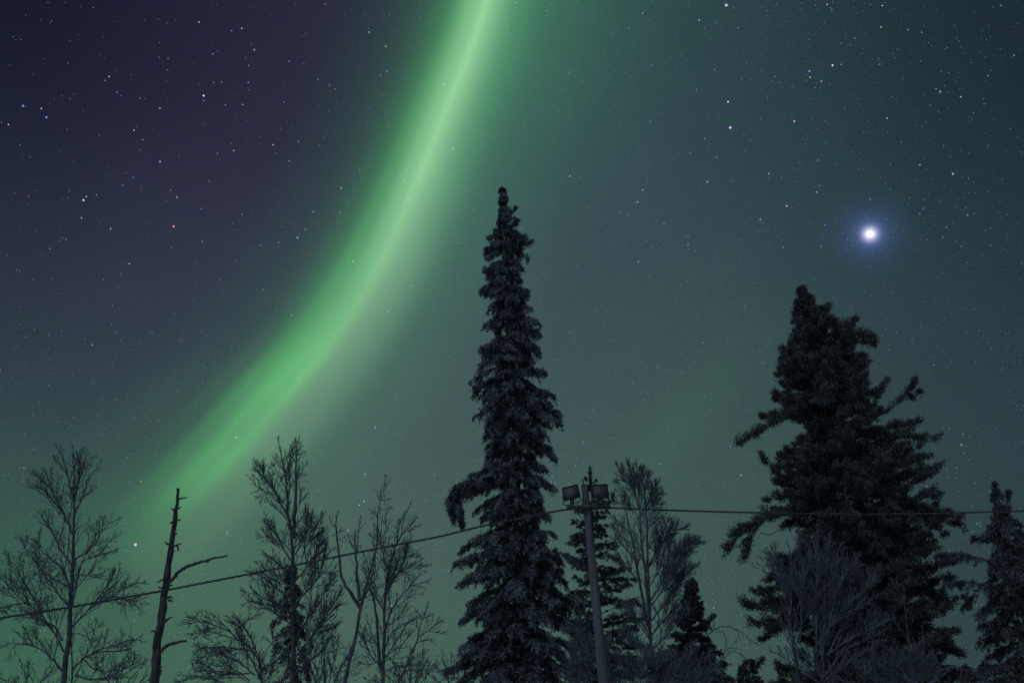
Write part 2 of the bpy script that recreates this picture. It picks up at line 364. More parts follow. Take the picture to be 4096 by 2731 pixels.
for k, (x, y, cl, co) in enumerate(CAT):
    o = put_star(x, y, cl, co)
    if k in PLEI_IDX:
        tag(o, 'blue star in the tight little cluster beside the tall spruce', 'star', 'blue stars of the tight cluster'); continue
    axx = np.interp(y, AX[:, 1], AX[:, 0])
    if y > 1900: reg = 'low in the sky among the treetops'
    elif x < axx - 250: reg = 'in the dark sky left of the aurora'
    elif x < axx + 250: reg = 'shining through the green aurora band'
    elif x < 2900: reg = 'in the sky between the aurora and the planet'
    else: reg = 'in the grey green sky around the planet'
    lb = '%s %s star %s' % (SZ[cl], CN[co], reg)
    tag(o, lb, 'star', lb.replace(' star ', ' stars '))
# the faintest ones, past counting
rg = np.random.default_rng(5)
dust = [MB(), MB(), MB()]
oct_v = np.array([[1, 0, 0], [-1, 0, 0], [0, 1, 0], [0, -1, 0], [0, 0, 1], [0, 0, -1]], float)
def octa(mb, c, r):
    v = oct_v * r + c
    mb.add(v, [[4, 0, 2, 4], [4, 2, 1, 4], [4, 1, 3, 4], [4, 3, 0, 4], [5, 2, 0, 5], [5, 1, 2, 5], [5, 3, 1, 5], [5, 0, 3, 5]])
sf = MB()
def build_tris(name, vs, fs, m):
    me = bpy.data.meshes.new(name); me.from_pydata([tuple(v) for v in vs], [], fs); me.materials.append(m)
    o = bpy.data.objects.new(name, me); COL.objects.link(o); return o
vs, fs = [], []
for q in range(4200):
    x, y = rg.uniform(-300, 4400), rg.uniform(-500, 2600)
    if x < 1500 and y < 1300 and rg.uniform() < .55: continue
    r = PXM * rg.choice([.24, .30, .38], p=[.55, .33, .12]); c = EYE + ray(x, y) * (RS + 60)
    b = len(vs); vs += list(oct_v * r + c)
    fs += [(b + 4, b, b + 2), (b + 4, b + 2, b + 1), (b + 4, b + 1, b + 3), (b + 4, b + 3, b), (b + 5, b + 2, b), (b + 5, b + 1, b + 2), (b + 5, b + 3, b + 1), (b + 5, b, b + 3)]
tag(build_tris('faint_stars', vs, fs, emis('faint_starlight', (.60, .74, 1.0), .55)), 'scatter of the faintest stars all over the night sky', 'stars', kind='stuff')
# the planet
pm = ico(3); pm.name = 'planet'; pm.transform(__import__('mathutils').Matrix.Scale(2.8 * PXM, 4)); pm.materials.append(emis('planet_light', (.97, .96, 1.0), 2.2))
po = bpy.data.objects.new('planet', pm); COL.objects.link(po); po.location = EYE + PLANET * RS
tag(po, 'brilliant white planet with a soft blue halo above the pine', 'planet')

# ------------------------------------------------------------------ bare rime-covered trees
UP = np.array([0, 0, 1.0])
def unit(v): return v / (np.linalg.norm(v) + 1e-9)

def resample(P, n):
    P = np.asarray(P, float); d = np.r_[0, np.cumsum(np.linalg.norm(np.diff(P, axis=0), axis=1))]
    t = np.linspace(0, d[-1], n)
    return np.stack([np.interp(t, d, P[:, k]) for k in range(3)], 1), d[-1]

def twigs(mb, P, r0, rng, level, spacing, length, spread, lift, rmin, t0=.12, depth_levels=3, wob=.075):
    Q, ln = resample(P, max(6, int(len(P) * 2)))
    n = max(1, int(ln / spacing * rng.uniform(.8, 1.2)))
    for q in range(n):
        t = t0 + (1 - t0) * (q + rng.uniform(0, 1)) / n
        f = t * (len(Q) - 1); a = min(int(f), len(Q) - 2); p = Q[a] + (Q[a + 1] - Q[a]) * (f - a)
        tg = unit(Q[a + 1] - Q[a])
        side = unit(np.cross(tg, unit(rng.normal(size=3))))
        ang = spread * rng.uniform(.6, 1.25) * (1 - .45 * t)
        d = unit(tg * math.cos(ang) + side * math.sin(ang) + UP * .12)
        l = length * (1 - .72 * t) * rng.choice([.35, .7, 1.0, 1.35])
        l = min(l, ln * .8, (1 - t) * ln * .70 + .05)
        m = 6 if l > .4 else 5 if l > .2 else 4
        bend = rng.normal(size=3) * .10 + UP * rng.normal() * .05
        pts = [p]; 
        for s in range(m - 1):
            d = unit(d + UP * lift * rng.uniform(.1, 1.3) + rng.normal(size=3) * wob + bend)
            pts.append(pts[-1] + d * l / (m - 1))
        rr = max(rmin, r0 * .62 * (1 - .5 * t))
        mb.tube(pts, np.linspace(rr, rmin * .62, m), 3)
        if level + 1 < depth_levels:
            twigs(mb, pts, rr, rng, level + 1, spacing * 1.05, length * .46, spread * 1.05, lift, rmin, .15, depth_levels)

def bare_tree(label, Y, stems, limbs, seed, rtrunk=.08, rlimb=.03, rmin=.0105, spacing=.13, length=.75, spread=.62, lift=.10,
              depth=.35, levels=3, tw='twig', name='birch_tree', base_px=None, group=None, cat='tree', trunk_levels=2):
    """stems: picture polylines bottom first (the first one is the trunk and is run down to the snow); limbs: polylines from the wood outwards"""
    rng = np.random.default_rng(seed)
    first = [at(x, y, Y) for x, y in stems[0]]
    b = first[0] + (first[0] - first[1]) / max(.2, (first[1] - first[0])[2]) * first[0][2] * .5
    base = np.array([b[0], Y, -.15])
    root = empty(name, base); tag(root, label, cat, group)
    first = [base, base * .5 + first[0] * .5] + first
    for k, st in enumerate(stems):
        pts = first if k == 0 else [at(x, y, Y + rng.normal() * .05 + (q / len(st)) * rng.normal() * .3) for q, (x, y) in enumerate(st)]
        if k > 0 and len(st) and st[0][1] > 2700:
            pts = [np.array([pts[0][0] * .9 + base[0] * .1, Y, -.15])] + pts
        Pn, ln = resample(pts, max(10, len(pts) * 3))
        Pn[1:-1] += rng.normal(size=(len(Pn) - 2, 3)) * .008
        r0 = rtrunk if k == 0 else rtrunk * .6
        mb = MB(); mb.tube(Pn, r0 * (1 - np.linspace(0, 1, len(Pn)) ** 1.1) + rmin * .9, 7)
        tr = mb.build('trunk', M['birch'], root, smooth=True)
        tm = MB(); top = Pn[len(Pn) // 3:]
        twigs(tm, top, rlimb * .5, rng, 3 - trunk_levels, spacing * 1.1, length * .7, spread, lift, rmin, .1, levels)
        if tm.n: tm.build('twigs', M[tw], tr)
    for lb in limbs:
        lb = list(lb)
        dy = rng.normal() * depth
        n = len(lb)
        pts = [at(x, y, Y + dy * (q / (n - 1)) ** 1.0 * .8) for q, (x, y) in enumerate(lb)]
        Pn, ln = resample(pts, n * 3)
        Pn[1:-1] += rng.normal(size=(len(Pn) - 2, 3)) * .006
        r0 = rlimb * min(1.25, max(.45, ln / 1.3))
        mb = MB(); mb.tube(Pn, np.linspace(r0, rmin * .8, len(Pn)), 5)
        li = mb.build('limb', M[tw], root, smooth=True)
        tm = MB(); twigs(tm, Pn, r0 * .8, rng, 0, spacing, min(length, .22 + ln * .55), spread, lift, rmin, .12, levels)
        if tm.n: tm.build('twigs', M[tw], li)
    return root

bare_tree('tall bare birch with a fine fan of twigs left of the dead trunk', 21,
    [[(254, 2731), (261, 2640), (281, 2539), (278, 2437), (288, 2335), (293, 2217), (293, 2155), (297, 2011), (295, 1900), (292, 1781)],
     [(290, 2731), (288, 2640), (283, 2530)]],
    [[(293, 2139), (271, 2091), (242, 2027), (204, 1957), (172, 1919), (115, 1887)], [(249, 2046), (217, 2008), (179, 1963), (128, 1931), (108, 1925)],
     [(293, 2005), (277, 1931), (262, 1868), (242, 1813), (223, 1775)], [(297, 1995), (314, 1931), (322, 1836), (333, 1791)], [(312, 1940), (332, 1884), (345, 1852)],
     [(300, 2050), (319, 2008), (344, 1944), (360, 1909)], [(322, 1998), (354, 1970), (373, 1928)], [(290, 2260), (242, 2199), (223, 2155), (198, 2110), (166, 2065), (147, 2046)],
     [(297, 2237), (344, 2212), (383, 2167), (408, 2123), (440, 2091), (482, 2072)], [(408, 2123), (412, 2090), (418, 2066)], [(370, 2185), (410, 2170), (446, 2158), (475, 2132)],
     [(360, 2235), (400, 2210), (443, 2209), (469, 2199)], [(281, 2362), (247, 2268), (203, 2234), (163, 2200), (100, 2165), (66, 2140)], [(271, 2417), (217, 2352), (179, 2298), (146, 2251), (112, 2220), (86, 2150)],
     [(254, 2606), (230, 2552), (190, 2491), (159, 2444), (102, 2410), (51, 2363), (20, 2329), (-20, 2290)], [(169, 2444), (135, 2393), (102, 2342), (81, 2305), (47, 2261), (20, 2200)],
     [(159, 2444), (142, 2370), (120, 2320)], [(102, 2410), (40, 2420), (-20, 2440), (-60, 2450)], [(254, 2688), (203, 2627), (159, 2593), (112, 2576), (51, 2572), (-30, 2590)],
     [(288, 2505), (322, 2471), (359, 2430), (393, 2390), (433, 2335), (460, 2268)], [(359, 2430), (440, 2390), (488, 2349), (562, 2329), (592, 2335)],
     [(393, 2390), (450, 2385), (490, 2390), (541, 2410), (562, 2454)], [(470, 2388), (500, 2410), (505, 2468)], [(290, 2420), (315, 2274), (335, 2240), (400, 2220), (467, 2200)],
     [(291, 2674), (332, 2630), (372, 2610), (440, 2603), (508, 2596), (541, 2620)], [(372, 2606), (457, 2579), (508, 2562), (541, 2552), (572, 2569)], [(332, 2630), (365, 2579), (386, 2481)],
     [(332, 2635), (372, 2674), (440, 2688), (500, 2660)], [(300, 2700), (370, 2720), (450, 2700), (540, 2650), (590, 2640)], [(285, 2350), (240, 2330), (190, 2300), (170, 2240)],
     [(250, 2560), (215, 2500), (140, 2470), (60, 2460), (-10, 2480)], [(290, 2300), (340, 2300), (390, 2310), (440, 2300)], [(288, 2530), (340, 2540), (390, 2510), (420, 2500)]],
    11, levels=3, rtrunk=.085, rlimb=0.021, spacing=0.1, length=1.15, spread=0.78, lift=0.07, rmin=0.0062)

bare_tree('frosted bare tree with a forked top right of the dead trunk', 22.5,
    [[(1170, 2731), (1173, 2500), (1172, 2240), (1168, 2150), (1160, 2090), (1150, 2050), (1148, 1960), (1140, 1900), (1130, 1850), (1113, 1748)],
     [(1170, 2150), (1176, 2090), (1180, 2040), (1185, 1960), (1183, 1870), (1187, 1800), (1188, 1770)]],
    [[(1150, 2010), (1160, 1940), (1150, 1880), (1165, 1810), (1185, 1775), (1196, 1750)], [(1160, 2080), (1115, 2000), (1075, 1930), (1040, 1870), (1010, 1838)], [(1130, 2010), (1100, 1960), (1065, 1925), (1015, 1857)],
     [(1135, 1880), (1115, 1850), (1090, 1828)], [(1180, 2220), (1222, 2140), (1227, 2080), (1233, 2022)], [(1205, 2230), (1230, 2170), (1255, 2130), (1280, 2080), (1295, 2048)], [(1160, 2240), (1110, 2150), (1075, 2090), (1060, 2055)],
     [(1120, 2180), (1080, 2145), (1050, 2145), (1025, 2130)], [(1172, 2110), (1210, 2070), (1222, 2010)], [(1150, 2080), (1105, 2030), (1070, 2005), (1055, 2010)], [(1165, 2300), (1100, 2240), (1050, 2210)],
     [(1175, 2330), (1250, 2240), (1285, 2150), (1290, 2110)], [(1175, 2420), (1260, 2330), (1300, 2230), (1310, 2150)], [(1172, 2400), (1080, 2330), (1030, 2290), (980, 2280)], [(1172, 2350), (1080, 2290), (1020, 2250)],
     [(1172, 2450), (1060, 2390), (1000, 2370), (960, 2358)], [(1172, 2500), (1060, 2420), (1000, 2400), (975, 2420)], [(1172, 2560), (1250, 2450), (1320, 2330), (1340, 2260)], [(1172, 2640), (1270, 2520), (1330, 2420), (1370, 2350)],
     [(1172, 2700), (1290, 2600), (1360, 2480)], [(1185, 2050), (1200, 2000), (1198, 1940)], [(1172, 2200), (1210, 2150), (1240, 2110), (1250, 2040)]],
    12, rtrunk=.085, rlimb=0.021, spacing=0.075, length=1.1, spread=0.66, lift=0.1, rmin=0.0064)

bare_tree('frosted bush of arching bare branches between dead trunk and forked tree', 21.5,
    [[(1050, 2760), (1040, 2640), (1000, 2590), (945, 2555), (890, 2490), (840, 2452)], [(1060, 2760), (1010, 2640), (960, 2560), (940, 2500), (900, 2480)]],
    [[(920, 2525), (860, 2500), (800, 2482), (720, 2500)], [(1010, 2600), (900, 2588), (830, 2588), (770, 2605)], [(945, 2555), (890, 2540), (830, 2520), (760, 2540)], [(1000, 2690), (870, 2700), (800, 2640), (780, 2610)],
     [(870, 2731), (835, 2690), (800, 2650), (785, 2645)], [(1000, 2720), (900, 2650), (830, 2630)], [(900, 2731), (800, 2700), (740, 2720), (690, 2735)], [(1040, 2640), (1000, 2540), (960, 2480), (930, 2470)],
     [(1020, 2700), (950, 2640), (860, 2610), (800, 2600)], [(980, 2580), (960, 2500), (1000, 2470), (1050, 2450)], [(890, 2490), (830, 2470), (790, 2460)], [(1060, 2700), (1100, 2600), (1080, 2500)], [(1000, 2731), (930, 2690), (880, 2680)]],
    13, rtrunk=.05, rlimb=0.018, spacing=0.085, length=1.1, spread=0.7, lift=0.0, rmin=0.007, name='bush', cat='bush', tw='twig')

bare_tree('slender bare tree with one leaning stem and stubby twigs under the cable', 20,
    [[(1376, 2731), (1403, 2618), (1428, 2526), (1442, 2440), (1459, 2357), (1486, 2265), (1510, 2169), (1511, 2056), (1522, 2000), (1526, 1944)],
     [(1440, 2430), (1385, 2345), (1360, 2296), (1357, 2219), (1347, 2141), (1343, 2098), (1352, 2040)], [(1440, 2400), (1428, 2311), (1425, 2250), (1424, 2211), (1418, 2155), (1425, 2120)]],
    [[(1526, 1990), (1533, 1978), (1545, 1944), (1544, 1896)], [(1511, 2050), (1530, 2040), (1552, 2032), (1575, 2030)], [(1508, 2070), (1502, 2050), (1498, 2036)], [(1511, 2060), (1490, 2050), (1478, 2036)], [(1343, 2110), (1326, 2093), (1316, 2062)],
     [(1424, 2240), (1432, 2160), (1434, 2120), (1444, 2062)], [(1347, 2130), (1362, 2122), (1380, 2124)], [(1345, 2141), (1325, 2142)], [(1352, 2160), (1370, 2150), (1382, 2145)], [(1522, 2000), (1540, 1998), (1556, 1999)], [(1522, 2000), (1510, 1985), (1505, 1960)],
     [(1510, 2180), (1545, 2120), (1540, 2060), (1547, 2045)], [(1425, 2220), (1400, 2160), (1395, 2140)], [(1440, 2420), (1480, 2340), (1500, 2260), (1496, 2150)], [(1450, 2400), (1500, 2360), (1540, 2330)], [(1415, 2570), (1460, 2560), (1500, 2570)]],
    14, rtrunk=.062, rlimb=.022, spacing=0.11, length=0.5, spread=.85, lift=.06, rmin=0.0075, levels=2, trunk_levels=2)

bare_tree('many branched bare birch between the leaning stem and the tall spruce', 23,
    [[(1529, 2731), (1531, 2664), (1537, 2557), (1537, 2465), (1540, 2373), (1544, 2311), (1562, 2250), (1581, 2183), (1604, 2141), (1615, 2070), (1626, 2042), (1650, 2000)],
     [(1525, 2680), (1517, 2649), (1511, 2541), (1505, 2465), (1495, 2397), (1470, 2320), (1450, 2230)]],
    [[(1541, 2581), (1569, 2529), (1609, 2495), (1664, 2474), (1690, 2460)], [(1544, 2511), (1560, 2449), (1587, 2403), (1618, 2366), (1649, 2342), (1725, 2316)], [(1630, 2355), (1650, 2330), (1672, 2304)],
     [(1550, 2360), (1581, 2311), (1615, 2244), (1632, 2183), (1641, 2132)], [(1600, 2281), (1635, 2270), (1665, 2261), (1724, 2260)], [(1604, 2141), (1640, 2105), (1664, 2059)], [(1604, 2141), (1650, 2110), (1686, 2098)], [(1585, 2180), (1595, 2120), (1605, 2070), (1618, 2042)],
     [(1581, 2183), (1577, 2150), (1575, 2125)], [(1540, 2450), (1500, 2380), (1480, 2300), (1450, 2200)], [(1540, 2400), (1550, 2300), (1530, 2200), (1510, 2140), (1494, 2095)], [(1540, 2390), (1560, 2330), (1600, 2230), (1650, 2220), (1688, 2232)],
     [(1533, 2640), (1570, 2590), (1600, 2540), (1625, 2500)], [(1533, 2650), (1590, 2610), (1620, 2560), (1660, 2520)], [(1530, 2670), (1480, 2620), (1460, 2560), (1440, 2500)], [(1517, 2600), (1480, 2520), (1465, 2460)], [(1530, 2690), (1590, 2660), (1650, 2660), (1720, 2660)],
     [(1530, 2640), (1470, 2660), (1430, 2640)], [(1540, 2500), (1575, 2490), (1610, 2450), (1640, 2400)], [(1545, 2350), (1590, 2290), (1625, 2280), (1620, 2330)]],
    15, rtrunk=.07, rlimb=0.02, spacing=0.092, length=1.1, spread=0.74, lift=0.08, rmin=0.0062)

bare_tree('small bare tree leaning right beside the tall spruce', 21,
    [[(1597, 2719), (1633, 2643), (1661, 2572), (1672, 2541), (1673, 2514), (1701, 2449), (1712, 2400)]],
    [[(1672, 2545), (1700, 2528), (1716, 2520), (1741, 2498), (1774, 2480)], [(1712, 2522), (1722, 2526), (1760, 2530), (1784, 2538)], [(1661, 2572), (1690, 2560), (1720, 2560), (1738, 2570)], [(1640, 2640), (1690, 2610), (1695, 2570)], [(1690, 2475), (1715, 2460), (1722, 2455)],
     [(1673, 2510), (1665, 2480), (1650, 2470)], [(1690, 2470), (1672, 2450), (1668, 2442)], [(1620, 2680), (1680, 2680), (1740, 2670), (1770, 2690)]],
    16, rtrunk=.045, rlimb=.02, spacing=0.1, length=0.55, spread=.75, lift=.05, rmin=0.007, levels=3)

bare_tree('low twiggy shrub at the left foot of the tall spruce', 22,
    [[(1793, 2790), (1793, 2679), (1790, 2640)]],
    [[(1793, 2700), (1780, 2650), (1765, 2600)], [(1793, 2690), (1803, 2650), (1811, 2615)], [(1793, 2720), (1760, 2680), (1735, 2665)], [(1795, 2731), (1830, 2680), (1840, 2650)], [(1790, 2740), (1745, 2720), (1710, 2690)], [(1795, 2731), (1815, 2700), (1822, 2670)]],
    17, rtrunk=.03, rlimb=.018, spacing=0.09, length=0.6, spread=.6, lift=.1, rmin=0.007, name='shrub', cat='shrub')

bare_tree('frosted bare birch with a broom shaped top right of the lamp pole', 24,
    [[(2612, 2731), (2600, 2500), (2580, 2300), (2565, 2150), (2560, 2050), (2553, 1980), (2549, 1900), (2545, 1838)],
     [(2600, 2480), (2594, 2330), (2590, 2200), (2588, 2060), (2578, 1980), (2575, 1864)], [(2590, 2500), (2560, 2330), (2540, 2220), (2522, 2130), (2505, 2060), (2490, 2000)]],
    [[(2556, 2030), (2530, 1950), (2490, 1900), (2464, 1850)], [(2553, 2010), (2535, 1940), (2520, 1880), (2509, 1834)], [(2555, 1980), (2560, 1930), (2568, 1890), (2575, 1864)], [(2560, 2030), (2580, 1950), (2590, 1900), (2600, 1884)], [(2562, 2060), (2600, 1990), (2625, 1950), (2638, 1916)],
     [(2575, 2060), (2610, 2010), (2640, 1975), (2652, 1952)], [(2550, 2040), (2500, 1990), (2475, 1970), (2456, 1958)], [(2560, 2070), (2510, 2020), (2480, 2010), (2450, 1998)], [(2590, 2120), (2630, 2060), (2645, 2020), (2652, 2005)], [(2590, 2200), (2640, 2120), (2680, 2080), (2690, 2068)],
     [(2595, 2260), (2650, 2170), (2700, 2120), (2760, 2098)], [(2600, 2340), (2660, 2240), (2720, 2200), (2770, 2170), (2804, 2146)], [(2605, 2400), (2680, 2280), (2720, 2220), (2770, 2180), (2818, 2166)], [(2605, 2420), (2690, 2310), (2730, 2240), (2770, 2204)], [(2608, 2480), (2690, 2360), (2740, 2300), (2800, 2250)],
     [(2520, 2130), (2470, 2080), (2440, 2060)], [(2530, 2180), (2470, 2130), (2440, 2100)], [(2545, 2240), (2480, 2170), (2440, 2150)], [(2560, 2330), (2490, 2250), (2450, 2220)], [(2590, 2280), (2640, 2200), (2680, 2150), (2700, 2140)], [(2605, 2540), (2690, 2440), (2750, 2380)], [(2608, 2600), (2700, 2500), (2760, 2440)],
     [(2600, 2560), (2530, 2450), (2490, 2400)], [(2606, 2640), (2520, 2560), (2470, 2510)]],
    18, rtrunk=0.065, rlimb=0.021, spacing=0.052, length=1.05, spread=0.56, lift=0.08, rmin=0.006, tw='twig_pale')

bare_tree('thin arching bare shrub between the small spruce and the pine', 21,
    [[(2887, 2760), (2887, 2641), (2900, 2597), (2910, 2560), (2890, 2520), (2860, 2530)]],
    [[(2829, 2539), (2860, 2515), (2890, 2502), (2925, 2508), (2948, 2522), (2965, 2563)], [(2905, 2600), (2940, 2570), (2955, 2540)], [(2890, 2640), (2930, 2600), (2960, 2610), (2995, 2640)], [(2870, 2520), (2850, 2500), (2860, 2480)], [(2930, 2510), (2975, 2530), (3010, 2565), (3040, 2580)]],
    19, rtrunk=.025, rlimb=.015, spacing=.2, length=.3, spread=.7, lift=0, rmin=.008, levels=2, name='shrub', cat='shrub')

BT = [(3271, 2102), (3323, 2124), (3362, 2176), (3441, 2211), (3523, 2258), (3523, 2300), (3514, 2384), (3545, 2454), (3580, 2471), (3300, 2150), (3240, 2180), (3215, 2150), (3400, 2220), (3470, 2290), (3340, 2190), (3250, 2230), (3380, 2180), (3430, 2250), (3200, 2220)]
limbs = []
for q, (x, y) in enumerate(BT):
    bx, by = 3290 + (q % 5 - 2) * 12, 2620 - (q % 4) * 40
    limbs.append([(bx, by), (bx + (x - bx) * .35 - 4, by + (y - by) * .42), (bx + (x - bx) * .7, by + (y - by) * .75), (x, y)])
limbs += [[(3190, 2700), (3150, 2420), (3132, 2332), (3100, 2270), (3032, 2228)], [(3141, 2400), (3110, 2300), (3085, 2240), (3067, 2193)], [(3141, 2390), (3112, 2290), (3103, 2220), (3098, 2176)], [(3160, 2460), (3170, 2300), (3162, 2220), (3150, 2168)], [(3200, 2560), (3215, 2300), (3195, 2160), (3184, 2098)],
          [(3300, 2700), (3400, 2560), (3470, 2500), (3560, 2480)], [(3300, 2720), (3200, 2600), (3160, 2540), (3120, 2500)], [(3300, 2720), (3400, 2640), (3480, 2600), (3540, 2560)], [(3290, 2740), (3180, 2660), (3120, 2620), (3080, 2600)]]
bare_tree('bushy heavily frosted birch standing in front of the big pine', 20.5,
    [[(3300, 2760), (3290, 2600), (3280, 2450), (3275, 2300), (3275, 2200)], [(3200, 2760), (3190, 2640), (3160, 2480), (3141, 2397)], [(3310, 2760), (3320, 2560), (3340, 2400), (3350, 2300), (3350, 2230)]], limbs,
    20, rtrunk=.055, rlimb=0.017, spacing=0.092, length=1.0, spread=0.4, lift=0.1, rmin=0.0068, tw='twig_white')

bare_tree('thin pale birch sapling before the lower right boughs of the big pine', 20,
    [[(3650, 2760), (3645, 2658), (3628, 2500), (3614, 2397), (3610, 2328)], [(3690, 2790), (3700, 2640), (3690, 2500)]],
    [[(3618, 2420), (3590, 2360), (3558, 2310)], [(3616, 2400), (3596, 2350), (3588, 2310)], [(3630, 2560), (3580, 2480), (3560, 2440)], [(3640, 2620), (3690, 2560), (3700, 2540)], [(3650, 2740), (3580, 2640), (3540, 2580)], [(3655, 2740), (3720, 2660), (3760, 2600)], [(3650, 2720), (3560, 2680), (3480, 2640)], [(3660, 2760), (3740, 2720), (3800, 2680)], [(3640, 2760), (3540, 2720), (3440, 2700)]],
    21, rtrunk=.03, rlimb=.017, spacing=0.1, length=0.9, spread=.42, lift=.08, rmin=0.0064, tw='twig')

bare_tree('low frosted thicket at the foot of the lamp pole', 21,
    [[(2560, 2800), (2560, 2700), (2560, 2640)], [(2740, 2800), (2745, 2690), (2750, 2620)], [(2480, 2800), (2470, 2700), (2460, 2640)]],
    [[(2560, 2760), (2500, 2660), (2450, 2600)], [(2565, 2760), (2620, 2660), (2650, 2600)], [(2740, 2760), (2690, 2660), (2660, 2620)], [(2745, 2760), (2800, 2660), (2840, 2600)], [(2745, 2740), (2760, 2620), (2790, 2560)], [(2750, 2780), (2840, 2690), (2880, 2640)], [(2560, 2780), (2480, 2720), (2400, 2660)], [(2740, 2780), (2640, 2720), (2600, 2660)],
     [(2480, 2790), (2420, 2690), (2340, 2600), (2260, 2560)], [(2480, 2760), (2400, 2620), (2330, 2520), (2250, 2510)], [(2470, 2740), (2420, 2600), (2390, 2540)], [(2740, 2790), (2800, 2710), (2870, 2690)], [(2560, 2720), (2580, 2620), (2560, 2560)], [(2600, 2780), (2640, 2680), (2690, 2600)], [(2520, 2790), (2540, 2680), (2520, 2610)], [(2640, 2790), (2700, 2700), (2720, 2640)], [(2480, 2790), (2440, 2700), (2420, 2640)], [(2760, 2790), (2800, 2700), (2790, 2640)], [(2680, 2790), (2650, 2690), (2620, 2620)], [(2780, 2800), (2850, 2720), (2860, 2660)]],
    22, rtrunk=.03, rlimb=.02, spacing=0.056, length=0.95, spread=.6, lift=.05, rmin=0.0064, name='thicket', cat='bush', tw='twig_pale')

bare_tree('low frosted shrub in the bottom left corner under the birch', 20,
    [[(60, 2830), (60, 2760), (70, 2700)]],
    [[(60, 2780), (110, 2720), (90, 2650), (70, 2640)], [(65, 2790), (150, 2740), (200, 2690), (215, 2660)], [(55, 2780), (20, 2720), (-20, 2700)], [(60, 2790), (110, 2760), (40, 2720), (0, 2715)], [(70, 2800), (190, 2760), (240, 2720)]],
    23, rtrunk=.025, rlimb=.016, spacing=0.11, length=0.7, spread=.6, lift=.05, rmin=0.0066, name='shrub', cat='shrub')

def low_bush(label, px, top, spread_px, Y, seed, tw='twig', n=13, gap=.085):
    rng = np.random.default_rng(seed); L_ = []
    for q in range(n):
        f = (q + .5) / n * 2 - 1 + rng.normal() * .08; tx_ = px + f * spread_px; ty_ = top + abs(f) ** 1.6 * (2731 - top) * .75 + rng.uniform(-25, 45)
        bx = px + f * 25; L_.append([(bx, 2810 - rng.uniform(0, 40)), (bx * .6 + tx_ * .4 - f * 12, 2800 * .6 + ty_ * .4 - 20), (bx * .25 + tx_ * .75, 2800 * .22 + ty_ * .78 - 8), (tx_, ty_)])
    bare_tree(label, Y, [[(px, 2860), (px, 2790), (px + 4, 2720)]], L_, seed, rtrunk=.03, rlimb=.016, spacing=gap, length=.85, spread=.62, lift=.05, rmin=.0066, name='bush', cat='bush', tw=tw)
low_bush('low twiggy bush filling the foot of the forked bare tree on its right', 1300, 2500, 190, 22, 51, n=10, gap=.12)
low_bush('low twiggy bush between the many branched birch and the tall spruce', 1640, 2610, 190, 23.5, 52, n=10, gap=.12)
low_bush('dark twiggy bush just left of the foot of the dead trunk', 470, 2600, 190, 21.5, 53, n=6, gap=.15)
low_bush('pale rimed bush before the lower right skirts of the big pine', 3560, 2560, 260, 20.5, 54, 'twig_pale', 16)
low_bush('pale rimed bush behind the foot of the lamp pole on its right', 2660, 2560, 230, 22.5, 55, 'twig_pale', 16)
low_bush('pale rimed bush before the foot of the tall spruce left of the lamp pole', 2330, 2560, 130, 21.5, 56, 'twig_pale', 9)

# ------------------------------------------------------------------ dead trunk
YD = 19.5
sn = [(618, 2731), (634, 2555), (661, 2357), (684, 2193), (700, 2068), (713, 1960)]
P = [at(x, y, YD) for x, y in sn]
bdir = (P[0] - P[1]) / (P[1] - P[0])[2]
base = P[0] + bdir * (P[0][2] + .15)
root = empty('dead_tree', base); tag(root, 'dead leaning trunk with broken stubs and one long bare branch', 'dead tree')
Pn, _ = resample([base] + P, 46)
rgd = np.random.default_rng(3)
Pn[4:-2] += rgd.normal(size=(len(Pn) - 6, 3)) * np.array([.012, .012, 0])
px_r = np.interp(Pn[:, 2], [P[k][2] for k in range(6)], np.array([17.5, 16, 13.5, 11, 8.5, 5.5])) / FPX * YD
mb = MB(); mb.tube(Pn, px_r * rgd.uniform(.90, 1.12, len(Pn)), 9, cap=False)
for q in range(70):
    k = rgd.integers(6, len(Pn) - 1); d = unit(rgd.normal(size=3) * [1, .6, .5] + UP * rgd.uniform(-.3, .6)); l = rgd.choice([.04, .06, .10], p=[.6, .3, .1])
    mb.tube([Pn[k], Pn[k] + d * px_r[k], Pn[k] + d * (px_r[k] + l) + UP * .01], [.014, .011, .003], 4)
tr = mb.build('trunk', M['dead'], root, smooth=True)
mb = MB(); tp = Pn[-1]; mb.tube([tp, tp + [-.02, 0, .03], tp + [-.05, .01, .045]], [.03, .034, .012], 6); mb.tube([tp, tp + [.03, 0, .03]], [.026, .008], 5); mb.build('broken_top', M['dead'], root)
def dbranch(px, r0, r1, name='branch_stub', lumps=0):
    pts, ln = resample([at(x, y, YD - .05 - .05 * q) for q, (x, y) in enumerate(px)], max(5, len(px) * 4))
    pts[1:-1] += rgd.normal(size=(len(pts) - 2, 3)) * .006
    m = MB(); m.tube(pts, np.linspace(r0, r1, len(pts)), 6)
    for q in range(lumps):
        k = rgd.integers(2, len(pts) - 1); d = unit(rgd.normal(size=3) * [1, .3, 1] - UP * .4); m.tube([pts[k], pts[k] + d * .05, pts[k] + d * .08], [.016, .010, .004], 4)
    return m.build(name, M['dead'], root)
dbranch([(672, 2330), (692, 2312), (710, 2292), (733, 2272), (756, 2262), (790, 2251), (822, 2242), (870, 2228), (893, 2225), (909, 2222)], .045, .017, 'long_branch', 9)
dbranch([(646, 2600), (660, 2584), (690, 2571), (720, 2565), (745, 2561)], .042, .022, 'branch', 3)
